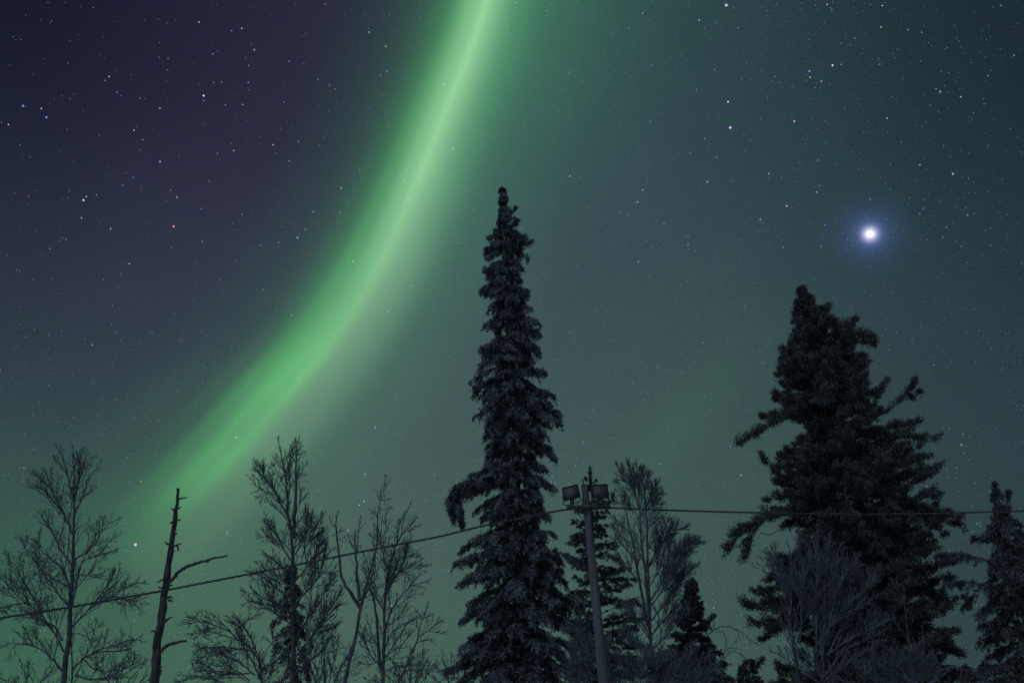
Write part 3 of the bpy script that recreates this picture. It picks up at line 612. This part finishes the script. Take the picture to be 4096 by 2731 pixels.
for q in ([(708, 2000), (725, 1993), (749, 1990)], [(704, 2045), (692, 2036), (684, 2033)], [(706, 2035), (718, 2030), (724, 2028)], [(700, 2080), (715, 2080), (724, 2077)], [(696, 2090), (686, 2088), (681, 2094)], [(686, 2185), (672, 2175), (660, 2166)],
          [(690, 2185), (708, 2180), (724, 2172)], [(706, 2180), (712, 2190), (714, 2200)], [(672, 2312), (650, 2318), (626, 2328)], [(665, 2355), (648, 2352), (632, 2346)], [(668, 2390), (682, 2386), (692, 2392)], [(672, 2400), (684, 2400), (690, 2402)], [(666, 2345), (680, 2340), (690, 2338)], [(662, 2482), (674, 2473), (689, 2466)],
          [(636, 2545), (622, 2530), (612, 2522), (602, 2524)], [(684, 2230), (672, 2228), (668, 2234)], [(692, 2140), (704, 2136), (708, 2130)], [(695, 2110), (688, 2112)], [(628, 2600), (616, 2588), (610, 2584)], [(630, 2660), (645, 2680), (640, 2700)]):
    dbranch(q, .026, .012)

# ------------------------------------------------------------------ conifers
def tufts(mb, P, D, ln, wd, rng):
    """needle brushes: a narrow leaf-shaped face of length ln and width wd along each direction D"""
    n = len(P)
    D = D / (np.linalg.norm(D, axis=1)[:, None] + 1e-9)
    S_ = np.cross(D, rng.normal(size=(n, 3))); S_ /= np.linalg.norm(S_, axis=1)[:, None] + 1e-9
    ln = np.broadcast_to(ln, (n,))[:, None]; wd = np.broadcast_to(wd, (n,))[:, None]
    a = P; b = P + D * ln * .45 + S_ * wd * .5; c = P + D * ln; d = P + D * ln * .45 - S_ * wd * .5
    V = np.stack([a, b, c, d], 1).reshape(-1, 3)
    mb.add(V, np.arange(4 * n).reshape(-1, 4))

def bough(mb, wood, p0, az, el0, L_, droop, upturn, rng, fo):
    """one branch: wood along an arching line, carrying sprays of needle brushes"""
    m = 7
    t = np.linspace(0, 1, m)
    h = np.array([math.cos(az), math.sin(az), 0])
    z = np.tan(el0) * t * L_ - droop * L_ * t ** 1.8 + upturn * L_ * np.clip(t - .55, 0, 1) ** 1.4 * 2
    P = p0 + h * (L_ * t)[:, None] + UP * z[:, None]
    lat = np.array([-h[1], h[0], 0])
    P = P + lat * (rng.normal() * .10 * L_ * t ** 2)[:, None]
    if wood is not None: wood.tube(P, np.linspace(.010 + .009 * L_, .005, m), 3)
    foliage_on(mb, P, L_, lat, rng, fo)

def foliage_on(mb, P, L_, lat, rng, fo, tmin=.12, k=1.0):
    ns = max(4, int(fo['sd'] * L_ * k)); nt_ = fo['nt']
    u = tmin + (1 - tmin) * rng.uniform(0, 1, ns) ** .75
    u[:2] = 1.0
    f = u * (len(P) - 1); a = np.minimum(f.astype(int), len(P) - 2); q = P[a] + (P[a + 1] - P[a]) * (f - a)[:, None]
    tg = P[a + 1] - P[a]; tg /= np.linalg.norm(tg, axis=1)[:, None] + 1e-9
    side = np.sign(rng.uniform(-1, 1, ns)) * rng.uniform(.25, 1.0, ns); side[:2] *= .2
    ls = fo['spr'] * rng.uniform(.55, 1.25, ns) * (.35 + .65 * np.sin(np.pi * np.clip(u * .75 + .12, 0, 1))) * min(1.0, .20 + .95 * L_)
    d = tg * rng.uniform(.35, .9, ns)[:, None] + lat * side[:, None] + UP * (fo['lift'] + rng.normal(size=ns) * .22)[:, None]
    d /= np.linalg.norm(d, axis=1)[:, None]
    sg = fo['sag'] * rng.uniform(.4, 1.5, ns)
    sv = rng.uniform(0, 1, (ns, nt_)) ** .8
    pos = q[:, None] + d[:, None] * (ls[:, None] * sv)[..., None] - UP * (sg[:, None] * ls[:, None] * sv ** 2)[..., None]
    pos = pos + rng.normal(size=(ns, nt_, 3)) * fo['jit']
    D = d[:, None] - UP * (2 * sg[:, None] * sv)[..., None] * .8 + rng.normal(size=(ns, nt_, 3)) * fo['spread']
    n = ns * nt_
    sz = rng.uniform(.65, 1.35, n)
    tufts(mb, pos.reshape(-1, 3), D.reshape(-1, 3), fo['tl'] * sz, fo['tw'] * sz, rng)

SPRUCE = dict(sd=26, nt=44, spr=.27, lift=.06, sag=.75, jit=.028, spread=.72, tl=.068, tw=.031)
SPRUCE_DIM = dict(SPRUCE, sd=22, nt=30)
PINE = dict(sd=10, nt=74, spr=.36, lift=.36, sag=.10, jit=.046, spread=.90, tl=.082, tw=.028)
YOUNG = dict(sd=22, nt=28, spr=.28, lift=.12, sag=.25, jit=.022, spread=.50, tl=.085, tw=.031)

def conifer(label, Y, axis, prof, seed, name='spruce_tree', fo=None, whorl=.5, per=9, droop=.55, el=.15, upturn=0., nmat='needle',
            rtrunk=.16, jag=(.62, 1.06), elvar=.10, zj=.2, low=0, lead=24, boughs=(), skip=(), zmin=None, cat='tree', group=None):
    rng = np.random.default_rng(seed)
    A = [at(x, y, Y) for x, y in axis]                   # top first
    zs = np.array([p[2] for p in A]); xs = np.array([p[0] for p in A])
    order = np.argsort(zs); zs, xs = zs[order], xs[order]
    slope = (xs[1] - xs[0]) / max(.3, zs[1] - zs[0])
    xc = lambda z: np.interp(z, zs, xs) if z > zs[0] else xs[0] + slope * .4 * (z - zs[0])
    pz, pl, pr = [], [], []
    for y, xl, xr in prof:
        a, b = at(xl, y, Y), at(xr, y, Y)
        pz.append(a[2]); pl.append(a[0]); pr.append(b[0])
    o = np.argsort(pz); pz, pl, pr = np.array(pz)[o], np.array(pl)[o], np.array(pr)[o]
    top = zs[-1]; base = np.array([xc(-.15), Y, -.15])
    root = empty(name, base); tag(root, label, cat, group)
    zz = np.linspace(-.15, top, 40)
    mb = MB(); mb.tube([[xc(z), Y, z] for z in zz], rtrunk * (1 - (zz + .15) / (top + .15)) ** .9 + .012, 9); mb.build('trunk', M['bark'], root, smooth=True)
    fol, wood = MB(), MB()
    z = zmin if zmin is not None else max(.8, pz[0] - 1.2)
    while z < top - .05:
        frac = (top - z) / top
        k = max(3, int(round(per * (.55 + .45 * min(1, frac * 3)) * (1 + low * (frac > .42)))))
        a0 = rng.uniform(0, 6.28)
        for q in range(k):
            az = a0 + q * 6.283 / k + rng.normal() * .25
            zt = z + rng.normal() * whorl * zj; elb = el + rng.normal() * elvar
            x0 = xc(zt)
            rl = max(.03, x0 - np.interp(zt, pz, pl)); rr = max(.03, np.interp(zt, pz, pr) - x0)
            ca = math.cos(az)
            r = rr * ca * ca + (rl + rr) / 2 * (1 - ca * ca) if ca > 0 else rl * ca * ca + (rl + rr) / 2 * (1 - ca * ca)
            Lb = max(r * .5, r * rng.uniform(*jag) - .30 * fo['spr'])
            pxz = None
            bad = False
            for (zx0, zy0, zx1, zy1) in skip:           # openings where the sky shows between boughs
                tipx, tipz = x0 + ca * Lb, zt
                c0, c1 = at(zx0, zy1, Y), at(zx1, zy0, Y)
                if c0[0] < tipx < c1[0] and c0[2] < tipz < c1[2]: bad = True
            if bad: Lb *= .45
            dr = droop * rng.uniform(.7, 1.3)
            z0 = zt + (dr - math.tan(elb)) * Lb * .62
            bough(fol, wood, np.array([x0, Y, min(z0, top - .02)]), az, elb, Lb, dr, upturn, rng, fo)
        z += whorl * rng.uniform(.75, 1.25) * (.45 + .55 * min(1, frac * 2.5))
    # leader
    n = lead * 2; dz = rng.uniform(0, .65, n); zt = top - dz; aa = rng.uniform(0, 6.28, n); rad = np.stack([np.cos(aa), np.sin(aa), np.zeros(n)], 1)
    tufts(fol, np.stack([[xc(v) for v in zt], np.full(n, Y), zt], 1) + rad * (.012 + .05 * dz)[:, None] * rng.uniform(0, 1, n)[:, None], UP * .9 + rad * (.3 + dz)[:, None] + rng.normal(size=(n, 3)) * .3, fo['tl'], fo['tw'], rng)
    cr = fol.build('crown', M[nmat], root)
    wood.build('branches', M['bark'], cr)
    for bp in boughs:
        pts, r0, dd, wd_, hg = bp
        Pn, ln = resample([at(x, y, Y + dy) for x, y, dy in pts], 12)
        w2 = MB(); w2.tube(Pn, np.linspace(r0, .010, len(Pn)), 5)
        bo = w2.build('bough', M['bark'], root)
        f2 = MB()
        if dd: foliage_on(f2, Pn, ln, np.array([0.25, .95, .1]), rng, dict(fo, spr=fo['spr'] * max(.25, wd_ / .1 * .8)), .06, dd / 180); f2.build('needles', M[nmat], bo)
    return root

TS = [(752, 2006, 2014), (780, 1990, 2030), (815, 1994, 2030), (830, 1995, 2060), (850, 1996, 2040), (880, 1990, 2074), (900, 1976, 2062), (930, 1972, 2070), (962, 1950, 2128), (995, 1944, 2112), (1050, 1972, 2090), (1090, 1928, 2085), (1130, 1912, 2085), (1172, 1950, 2126), (1240, 1956, 2138),
      (1275, 1922, 2146), (1310, 1960, 2166), (1370, 1944, 2160), (1412, 1903, 2172), (1432, 1925, 2186), (1510, 1901, 2196), (1570, 1922, 2206), (1610, 1903, 2216), (1660, 1904, 2236), (1712, 1898, 2248), (1770, 1932, 2216), (1830, 1908, 2206), (1880, 1895, 2165), (1910, 1855, 2190), (1940, 1835, 2205), (1965, 1860, 2212), (1985, 1905, 2216),
      (2030, 1898, 2200), (2090, 1882, 2190), (2130, 1853, 2214), (2150, 1843, 2224), (2180, 1858, 2252), (2207, 1858, 2288), (2251, 1830, 2318), (2274, 1812, 2323), (2315, 1845, 2333), (2335, 1868, 2333), (2362, 1852, 2338), (2393, 1828, 2338), (2430, 1826, 2328), (2481, 1852, 2324), (2515, 1834, 2328), (2552, 1836, 2333),
      (2593, 1858, 2338), (2610, 1834, 2338), (2637, 1816, 2343), (2674, 1824, 2348), (2731, 1808, 2358)]
conifer('tall narrow frosted spruce with a long drooping bough on its left', 26, [(2010, 752), (2017, 900), (2029, 1000), (2038, 1200), (2050, 1400), (2056, 1600), (2064, 1900), (2070, 2100), (2078, 2400), (2085, 2731)], TS, 31,
    fo=SPRUCE, whorl=.52, per=15, droop=.50, el=.22, rtrunk=.2, jag=(.45, 1.16),
    boughs=[([(2030, 1925, 0), (1960, 1915, -.1), (1890, 1918, -.25), (1835, 1945, -.3), (1800, 1995, -.35), (1812, 2050, -.35)], .035, 620, .15, .20),
            ([(1850, 1935, -.3), (1825, 1985, -.35), (1840, 2035, -.35), (1845, 2075, -.35)], .018, 620, .13, .16),
            ([(2040, 1935, 0), (1950, 1935, .3), (1880, 1945, .35), (1850, 1975, .3)], .03, 380, .14, .16),
            ([(2015, 880, 0), (2040, 850, 0), (2062, 832, 0)], .012, 120, .03, .02), ([(2020, 930, 0), (2045, 905, 0), (2072, 882, 0)], .012, 120, .03, .02), ([(2030, 990, 0), (2080, 975, 0), (2126, 962, 0)], .014, 140, .05, .05), ([(2020, 1010, 0), (1980, 1000, 0), (1946, 994, 0)], .012, 130, .05, .04)])

conifer('sparse dark spruce with open gaps just behind the lamp pole', 33, [(2364, 1940), (2366, 2000), (2372, 2150), (2385, 2400), (2400, 2731)],
    [(1940, 2358, 2370), (1960, 2348, 2390), (1985, 2325, 2450), (2030, 2320, 2440), (2065, 2255, 2445), (2110, 2280, 2460), (2140, 2300, 2440), (2170, 2270, 2480), (2250, 2285, 2520), (2300, 2280, 2560), (2400, 2270, 2570), (2500, 2280, 2600), (2600, 2260, 2620), (2731, 2250, 2650)], 32,
    fo=dict(YOUNG, sd=16, spr=.34), lead=3, whorl=.44, per=9, elvar=.2, zj=.35, droop=.25, el=.2, upturn=.15, nmat='needle_dim', rtrunk=.13, jag=(.55, 1.05),
    boughs=[([(2364, 1945, 0), (2362, 1910, 0), (2361, 1880, 0)], .028, 260, .1, .012), ([(2363, 1932, 0), (2352, 1926, 0), (2344, 1916, 0)], .016, 160, .1, .010), ([(2364, 1932, 0), (2374, 1930, 0), (2380, 1923, 0)], .016, 160, .1, .010), ([(2400, 2030, 0), (2430, 2015, 0), (2446, 1998, 0), (2451, 1982, 0)], .03, 220, .1, .02)])

conifer('young dark spruce hidden inside the forked bare tree', 25, [(1168, 2262), (1172, 2450), (1178, 2731)],
    [(2262, 1160, 1176), (2320, 1130, 1205), (2400, 1105, 1215), (2450, 1085, 1222), (2520, 1075, 1235), (2600, 1055, 1255), (2680, 1040, 1265), (2731, 1030, 1280)], 33,
    fo=dict(SPRUCE_DIM, sd=14, spr=.34), whorl=.40, per=9, droop=.6, el=.2, zj=.4, jag=(.3, 1.15), nmat='needle_dim', rtrunk=.1)

conifer('small dark spruce with one right pointing bough beside the broom topped birch', 26, [(2765, 2312), (2764, 2450), (2764, 2731)],
    [(2312, 2758, 2772), (2345, 2742, 2788), (2400, 2728, 2800), (2430, 2722, 2820), (2480, 2700, 2815), (2530, 2690, 2832), (2580, 2660, 2850), (2625, 2640, 2880), (2660, 2630, 2902), (2690, 2620, 2925), (2731, 2600, 2945)], 34,
    fo=YOUNG, whorl=.30, per=13, droop=.3, el=.2, upturn=.2, nmat='needle_dim', rtrunk=.1,
    boughs=[([(2766, 2520, 0), (2800, 2505, -.2), (2830, 2490, -.3), (2848, 2470, -.3)], .02, 260, .10, .06)])

conifer('little spruce poking up at the picture bottom left of the pine', 24, [(2998, 2632), (2998, 2731)],
    [(2632, 2990, 3008), (2650, 2972, 3015), (2670, 2960, 3022), (2700, 2950, 3035), (2731, 2935, 3050)], 35, fo=YOUNG, whorl=.25, per=7, droop=.2, el=.3, upturn=.2, nmat='needle_dim', rtrunk=.06,
    boughs=[([(3000, 2690, 0), (3025, 2668, -.1), (3046, 2640, -.1)], .012, 180, .05, .03)])

PP = [(1159, 3202, 3216), (1185, 3190, 3232), (1210, 3165, 3256), (1250, 3170, 3300), (1280, 3178, 3336), (1310, 3186, 3366), (1345, 3164, 3440), (1375, 3150, 3490), (1400, 3138, 3478), (1450, 3125, 3442), (1475, 3108, 3440), (1510, 3130, 3502), (1560, 3136, 3530), (1610, 3100, 3565), (1640, 3070, 3600), (1690, 3030, 3625),
      (1720, 3100, 3650), (1745, 3120, 3680), (1770, 3165, 3680), (1790, 3170, 3650), (1830, 3120, 3680), (1900, 3092, 3705), (1930, 3070, 3700), (1990, 3058, 3692), (2030, 3070, 3740), (2060, 3120, 3770), (2090, 3190, 3800), (2150, 3215, 3802), (2200, 3240, 3785), (2230, 3180, 3752), (2300, 3085, 3745), (2340, 3090, 3800), (2400, 3020, 3830), (2440, 2992, 3845),
      (2500, 3020, 3860), (2540, 3100, 3840), (2600, 3110, 3850), (2650, 3120, 3872), (2731, 3120, 3900)]
conifer('big broad dark pine with long side boughs at the right', 28, [(3209, 1159), (3235, 1300), (3290, 1600), (3340, 1900), (3378, 2150), (3400, 2400), (3420, 2731)], PP, 36, name='pine_tree',
    fo=PINE, low=.45, whorl=.44, per=17, droop=.36, el=.18, upturn=.26, elvar=.34, zj=.9, nmat='needle_pine', rtrunk=.26, jag=(.58, 1.04),
    skip=[(3110, 1660, 3200, 1760), (3100, 2065, 3260, 2160), (3395, 2100, 3450, 2165), (3100, 2220, 3180, 2270), (3130, 2540, 3240, 2731)],
    boughs=[([(3290, 1640, 0), (3180, 1655, -.5), (3070, 1705, -.8), (2975, 1764, -.9)], .05, 272, .16, .12), ([(3340, 2010, 0), (3200, 2040, -.5), (3060, 2075, -.8), (2960, 2130, -1), (2922, 2190, -1)], .055, 304, .22, .12),
            ([(3060, 2075, -.8), (3010, 2130, -.9), (2985, 2215, -1)], .03, 304, .16, .10), ([(3400, 1720, 0), (3520, 1660, -.3), (3610, 1600, -.5), (3655, 1536, -.6)], .05, 208, .16, .05), ([(3610, 1600, -.5), (3650, 1590, -.5), (3676, 1572, -.5)], .02, 192, .08, .03),
            ([(3420, 1790, 0), (3600, 1745, -.5), (3690, 1755, -.7), (3732, 1752, -.8)], .045, 240, .16, .08), ([(3450, 1990, 0), (3620, 1950, -.5), (3710, 1910, -.7), (3748, 1872, -.8)], .045, 256, .18, .06), ([(3450, 2120, 0), (3650, 2080, -.5), (3760, 2085, -.8), (3818, 2092, -.9)], .045, 240, .2, .08),
            ([(3640, 2080, -.3), (3715, 2050, -.4), (3742, 2024, -.4)], .02, 192, .1, .04), ([(3390, 2080, 0), (3300, 2100, -.3), (3240, 2130, -.5), (3215, 2170, -.5)], .035, 304, .16, .10), ([(3330, 2420, 0), (3180, 2440, -.5), (3060, 2440, -.7), (2992, 2420, -.8)], .045, 304, .20, .08),
            ([(3250, 2480, 0), (3120, 2500, -.5), (3040, 2500, -.6)], .03, 352, .22, .12), ([(3360, 2320, 0), (3220, 2310, -.3), (3120, 2300, -.5), (3085, 2320, -.5)], .03, 320, .18, .1), ([(3350, 1380, 0), (3440, 1370, -.2), (3492, 1372, -.2)], .03, 240, .14, .06),
            ([(3040, 2130, -.9), (3080, 2140, -.95), (3130, 2110, -.95), (3160, 2105, -.95)], .014, 0, .02, .02)])

conifer('frosted drooping spruce at the right edge of the picture', 25, [(3981, 1926), (4003, 2050), (4072, 2320), (4120, 2520), (4165, 2731)],
    [(1926, 3974, 3988), (1980, 3962, 4006), (2020, 3968, 4030), (2060, 3980, 4080), (2100, 3940, 4100), (2150, 3900, 4130), (2210, 3932, 4160), (2240, 3850, 4180), (2280, 3900, 4200), (2330, 3830, 4230), (2380, 3895, 4250), (2430, 3880, 4280), (2500, 3930, 4300), (2560, 3950, 4330), (2640, 3885, 4350), (2731, 3850, 4380)], 37,
    fo=dict(SPRUCE_DIM, sag=.7), whorl=.46, per=12, droop=.55, el=.15, nmat='needle_dim', jag=(.5, 1.18), elvar=.18, zj=.4, rtrunk=.14,
    boughs=[([(4040, 2290, 0), (3950, 2240, -.4), (3850, 2215, -.6), (3752, 2218, -.7)], .03, 190, .12, .16), ([(4070, 2400, 0), (3980, 2350, -.4), (3880, 2330, -.6), (3792, 2330, -.7)], .03, 180, .12, .18), ([(4010, 2120, 0), (4028, 2030, .05), (4034, 1966, .05)], .02, 220, .06, .02), ([(4010, 2170, 0), (3950, 2145, -.3), (3898, 2150, -.4)], .02, 190, .08, .1)])

# ------------------------------------------------------------------ lamp pole with two floodlights
YP = 18.0
pt, pb = at(2338, 1938, YP), at(2415, 2731, YP)
bd = (pb - pt) / (pt[2] - pb[2])
base = pb + bd * (pb[2] + .15)
pole = empty('lamp_pole', base); tag(pole, 'weathered wooden pole carrying two floodlights and the overhead cable', 'lamp pole')
n = 24; tt = np.linspace(0, 1, n)
Pp = base + (pt - base) * tt[:, None]
mb = MB(); mb.tube(Pp, np.interp(tt, [0, 1], [.125, .072]), 16, cap=True); mb.build('shaft', M['pole'], pole, smooth=False)
a, b = at(2268, 2027, YP - .14), at(2440, 2022, YP - .14)
ax = (b - a) / 2; axn = unit(ax); dn = unit(np.cross(axn, [0, 1, 0])); fw = np.cross(dn, axn)
mb = MB(); mb.box((a + b) / 2, ax, fw * .03, dn * .028); mb.box((a + b) / 2 + dn * .0 + fw * .035, ax * .96, fw * .004, dn * .012); mb.build('crossarm', M['metal'], pole)
mb = MB(); c = (a + b) / 2; mb.box(at(2343, 2024, YP - .06), axn * .10, fw * .05, dn * .016); mb.box(at(2340, 2042, YP - .075), axn * .085, fw * .012, dn * .02); mb.build('clamp', M['metal'], pole)
mb = MB(); q = at(2334, 1936, YP); mb.tube([q - UP * .05, q + [-.004, 0, .05], q + [-.02, 0, .085]], [.017, .017, .013], 8, cap=True); mb.tube([q + [-.02, 0, .07], q + [-.02, 0, .11]], [.024, .02], 8, cap=True); mb.build('pole_pin', M['metal'], pole)
def floodlight(corners, yoff, tilt):
    tl_, tr_, br_, bl_ = [at(x, y, YP - yoff) for x, y in corners]
    c = (tl_ + tr_ + br_ + bl_) / 4
    hx = ((tr_ - tl_) + (br_ - bl_)) / 4; hz = ((tl_ - bl_) + (tr_ - br_)) / 4
    nrm = unit(np.cross(hx, hz)); 
    if nrm[1] > 0: nrm = -nrm
    hz = hz + nrm * -tilt * np.linalg.norm(hz); nrm = unit(np.cross(hx, hz)); nrm = -nrm if nrm[1] > 0 else nrm
    hxn, hzn = unit(hx), unit(hz); Wx, Hz = np.linalg.norm(hx), np.linalg.norm(hz)
    f = MB()                                      # housing tapering to the back
    def ring(s, d): return [c + hx * s * i + hz * s * j - nrm * d for i, j in ((-1, -1), (1, -1), (1, 1), (-1, 1))]
    rs = [ring(1, 0), ring(1, .05), ring(.86, .075), ring(.62, .14), ring(.5, .15)]
    V = np.vstack(rs); F = []
    for k in range(4):
        for q in range(4): F.append([k * 4 + q, k * 4 + (q + 1) % 4, (k + 1) * 4 + (q + 1) % 4, (k + 1) * 4 + q])
    F.append([16, 17, 18, 19]); F.append([0, 3, 2, 1]); f.add(V, F)
    for k in range(5): f.box(c - nrm * .12 + hx * (.25 * (k - 2)), hxn * .004, nrm * .05, hz * .55)   # cooling fins
    h = f.build('floodlight', M['metal'], pole)
    r = MB(); e = .010                            # front rim
    for s in (-1, 1):
        r.box(c + hz * s - hzn * s * e + nrm * .008, hx, nrm * .011, hzn * e); r.box(c + hx * s - hxn * s * e + nrm * .008, hxn * e, nrm * .0095, hzn * (Hz - 2 * e - .001))
    for sx in (-1, 1): r.box(c + hx * sx * .6 + hz - hzn * .004 + nrm * .012, hxn * .012, nrm * .016, hzn * .012)
    r.build('front_rim', M['rim'], h)
    g2 = MB(); g2.box(c + nrm * .004, hxn * (Wx - 2 * e - .001), nrm * .004, hzn * (Hz - 2 * e - .001)); g2.build('glass', M['glass'], h)
    u = MB(); mid = c - nrm * .06                 # U bracket down to the arm
    low = hz * -1 - UP * .085
    for s in (-1, 1): u.tube([mid + hx * s * 1.04, mid + hx * s * 1.06 + low * .6, mid + hx * s * .98 + low], [.011, .011, .011], 6)
    u.tube([mid - hx * .98 + low, mid + low - UP * .012, mid + hx * .98 + low], [.011] * 3, 6)
    u.box(mid + low * .99 + UP * .03, hxn * .05, nrm * .035, UP * .045)
    u.build('bracket', M['metal'], h)
floodlight([(2247, 1951), (2313, 1935), (2319, 1985), (2257, 2003)], .20, .22)
floodlight([(2366, 1936), (2432, 1936), (2434, 1991), (2369, 1991)], .20, .22)

m = MB()                                          # lamp leads: from both lamps to the arm and down the side of the pole
for pts in ([(2300, 1990, -.12), (2308, 2012, -.2), (2325, 2030, -.2), (2353, 2036, -.03)], [(2395, 1988, -.12), (2388, 2014, -.2), (2372, 2030, -.1), (2353, 2036, -.03)]):
    Q, _ = resample([at(x, y, YP + d) for x, y, d in pts], 10); m.tube(Q, .009, 5)
Q, _ = resample([at(2353, 2036, YP - .03), at(2366, 2150, YP - .05), at(2398, 2400, YP - .06), at(2437, 2731, YP - .07)], 24); m.tube(Q, .012, 6)
m.build('lamp_lead', M['cable'], pole)
m = MB()
for yy, xx in ((2040, 2346), (2085, 2352), (2160, 2361), (2300, 2377), (2460, 2394), (2620, 2409)):
    q = at(xx, yy, YP - .115); m.tube([q + [0, .02, 0], q + [0, -.025, 0]], [.012, .012], 6, cap=True)
m.build('bolt', M['metal'], pole)
q = at(2316, 2040, YP - .1); m = MB(); m.tube([q, q + [-.01, 0, -.05], q + [.0, 0, -.1]], [.018, .026, .014], 8, cap=True); m.tube([q + [0, 0, -.1], q + [.06, 0, -.17]], [.010, .010], 5); m.build('anchor_clamp', M['metal'], pole)

# ------------------------------------------------------------------ twisted overhead cable
CB = [(-420, 2548, 15.6), (-150, 2500, 15.9), (0, 2471, 16.1), (283, 2427, 16.4), (657, 2361, 16.8), (1100, 2275, 17.2), (1500, 2195, 17.5), (1750, 2147, 17.65), (1921, 2105, 17.75), (2100, 2068, 17.8), (2276, 2034, 17.85), (2320, 2034, 17.86), (2360, 2034, 17.86), (2440, 2030, 17.9),
      (2638, 2039, 18.2), (2950, 2048, 18.7), (3245, 2054, 19.2), (3500, 2056, 19.6), (3705, 2054, 20), (4096, 2043, 20.6), (4500, 2020, 21.3)]
Pc, ln = resample([at(x, y, Y) for x, y, Y in CB], 520)
kz = np.ones(9) / 9
for k in range(3): Pc[:, k] = np.convolve(np.pad(Pc[:, k], 4, mode='reflect', reflect_type='odd'), kz, 'valid')
cab = empty('power_cable', Pc[260]); tag(cab, 'dark twisted overhead cable sagging across the picture past the lamp pole', 'cable')
T = np.gradient(Pc, axis=0); T /= np.linalg.norm(T, axis=1)[:, None]
Bn = np.cross(T, UP); Bn /= np.linalg.norm(Bn, axis=1)[:, None]; Un = np.cross(Bn, T)
ph = np.linspace(0, ln / .42 * 2 * np.pi, len(Pc))
for k in range(3):
    a = ph + k * 2.094
    mb = MB(); mb.tube(Pc + .0115 * (np.cos(a)[:, None] * Bn + np.sin(a)[:, None] * Un), .0118, 5); mb.build('strand', M['cable'], cab, smooth=True)
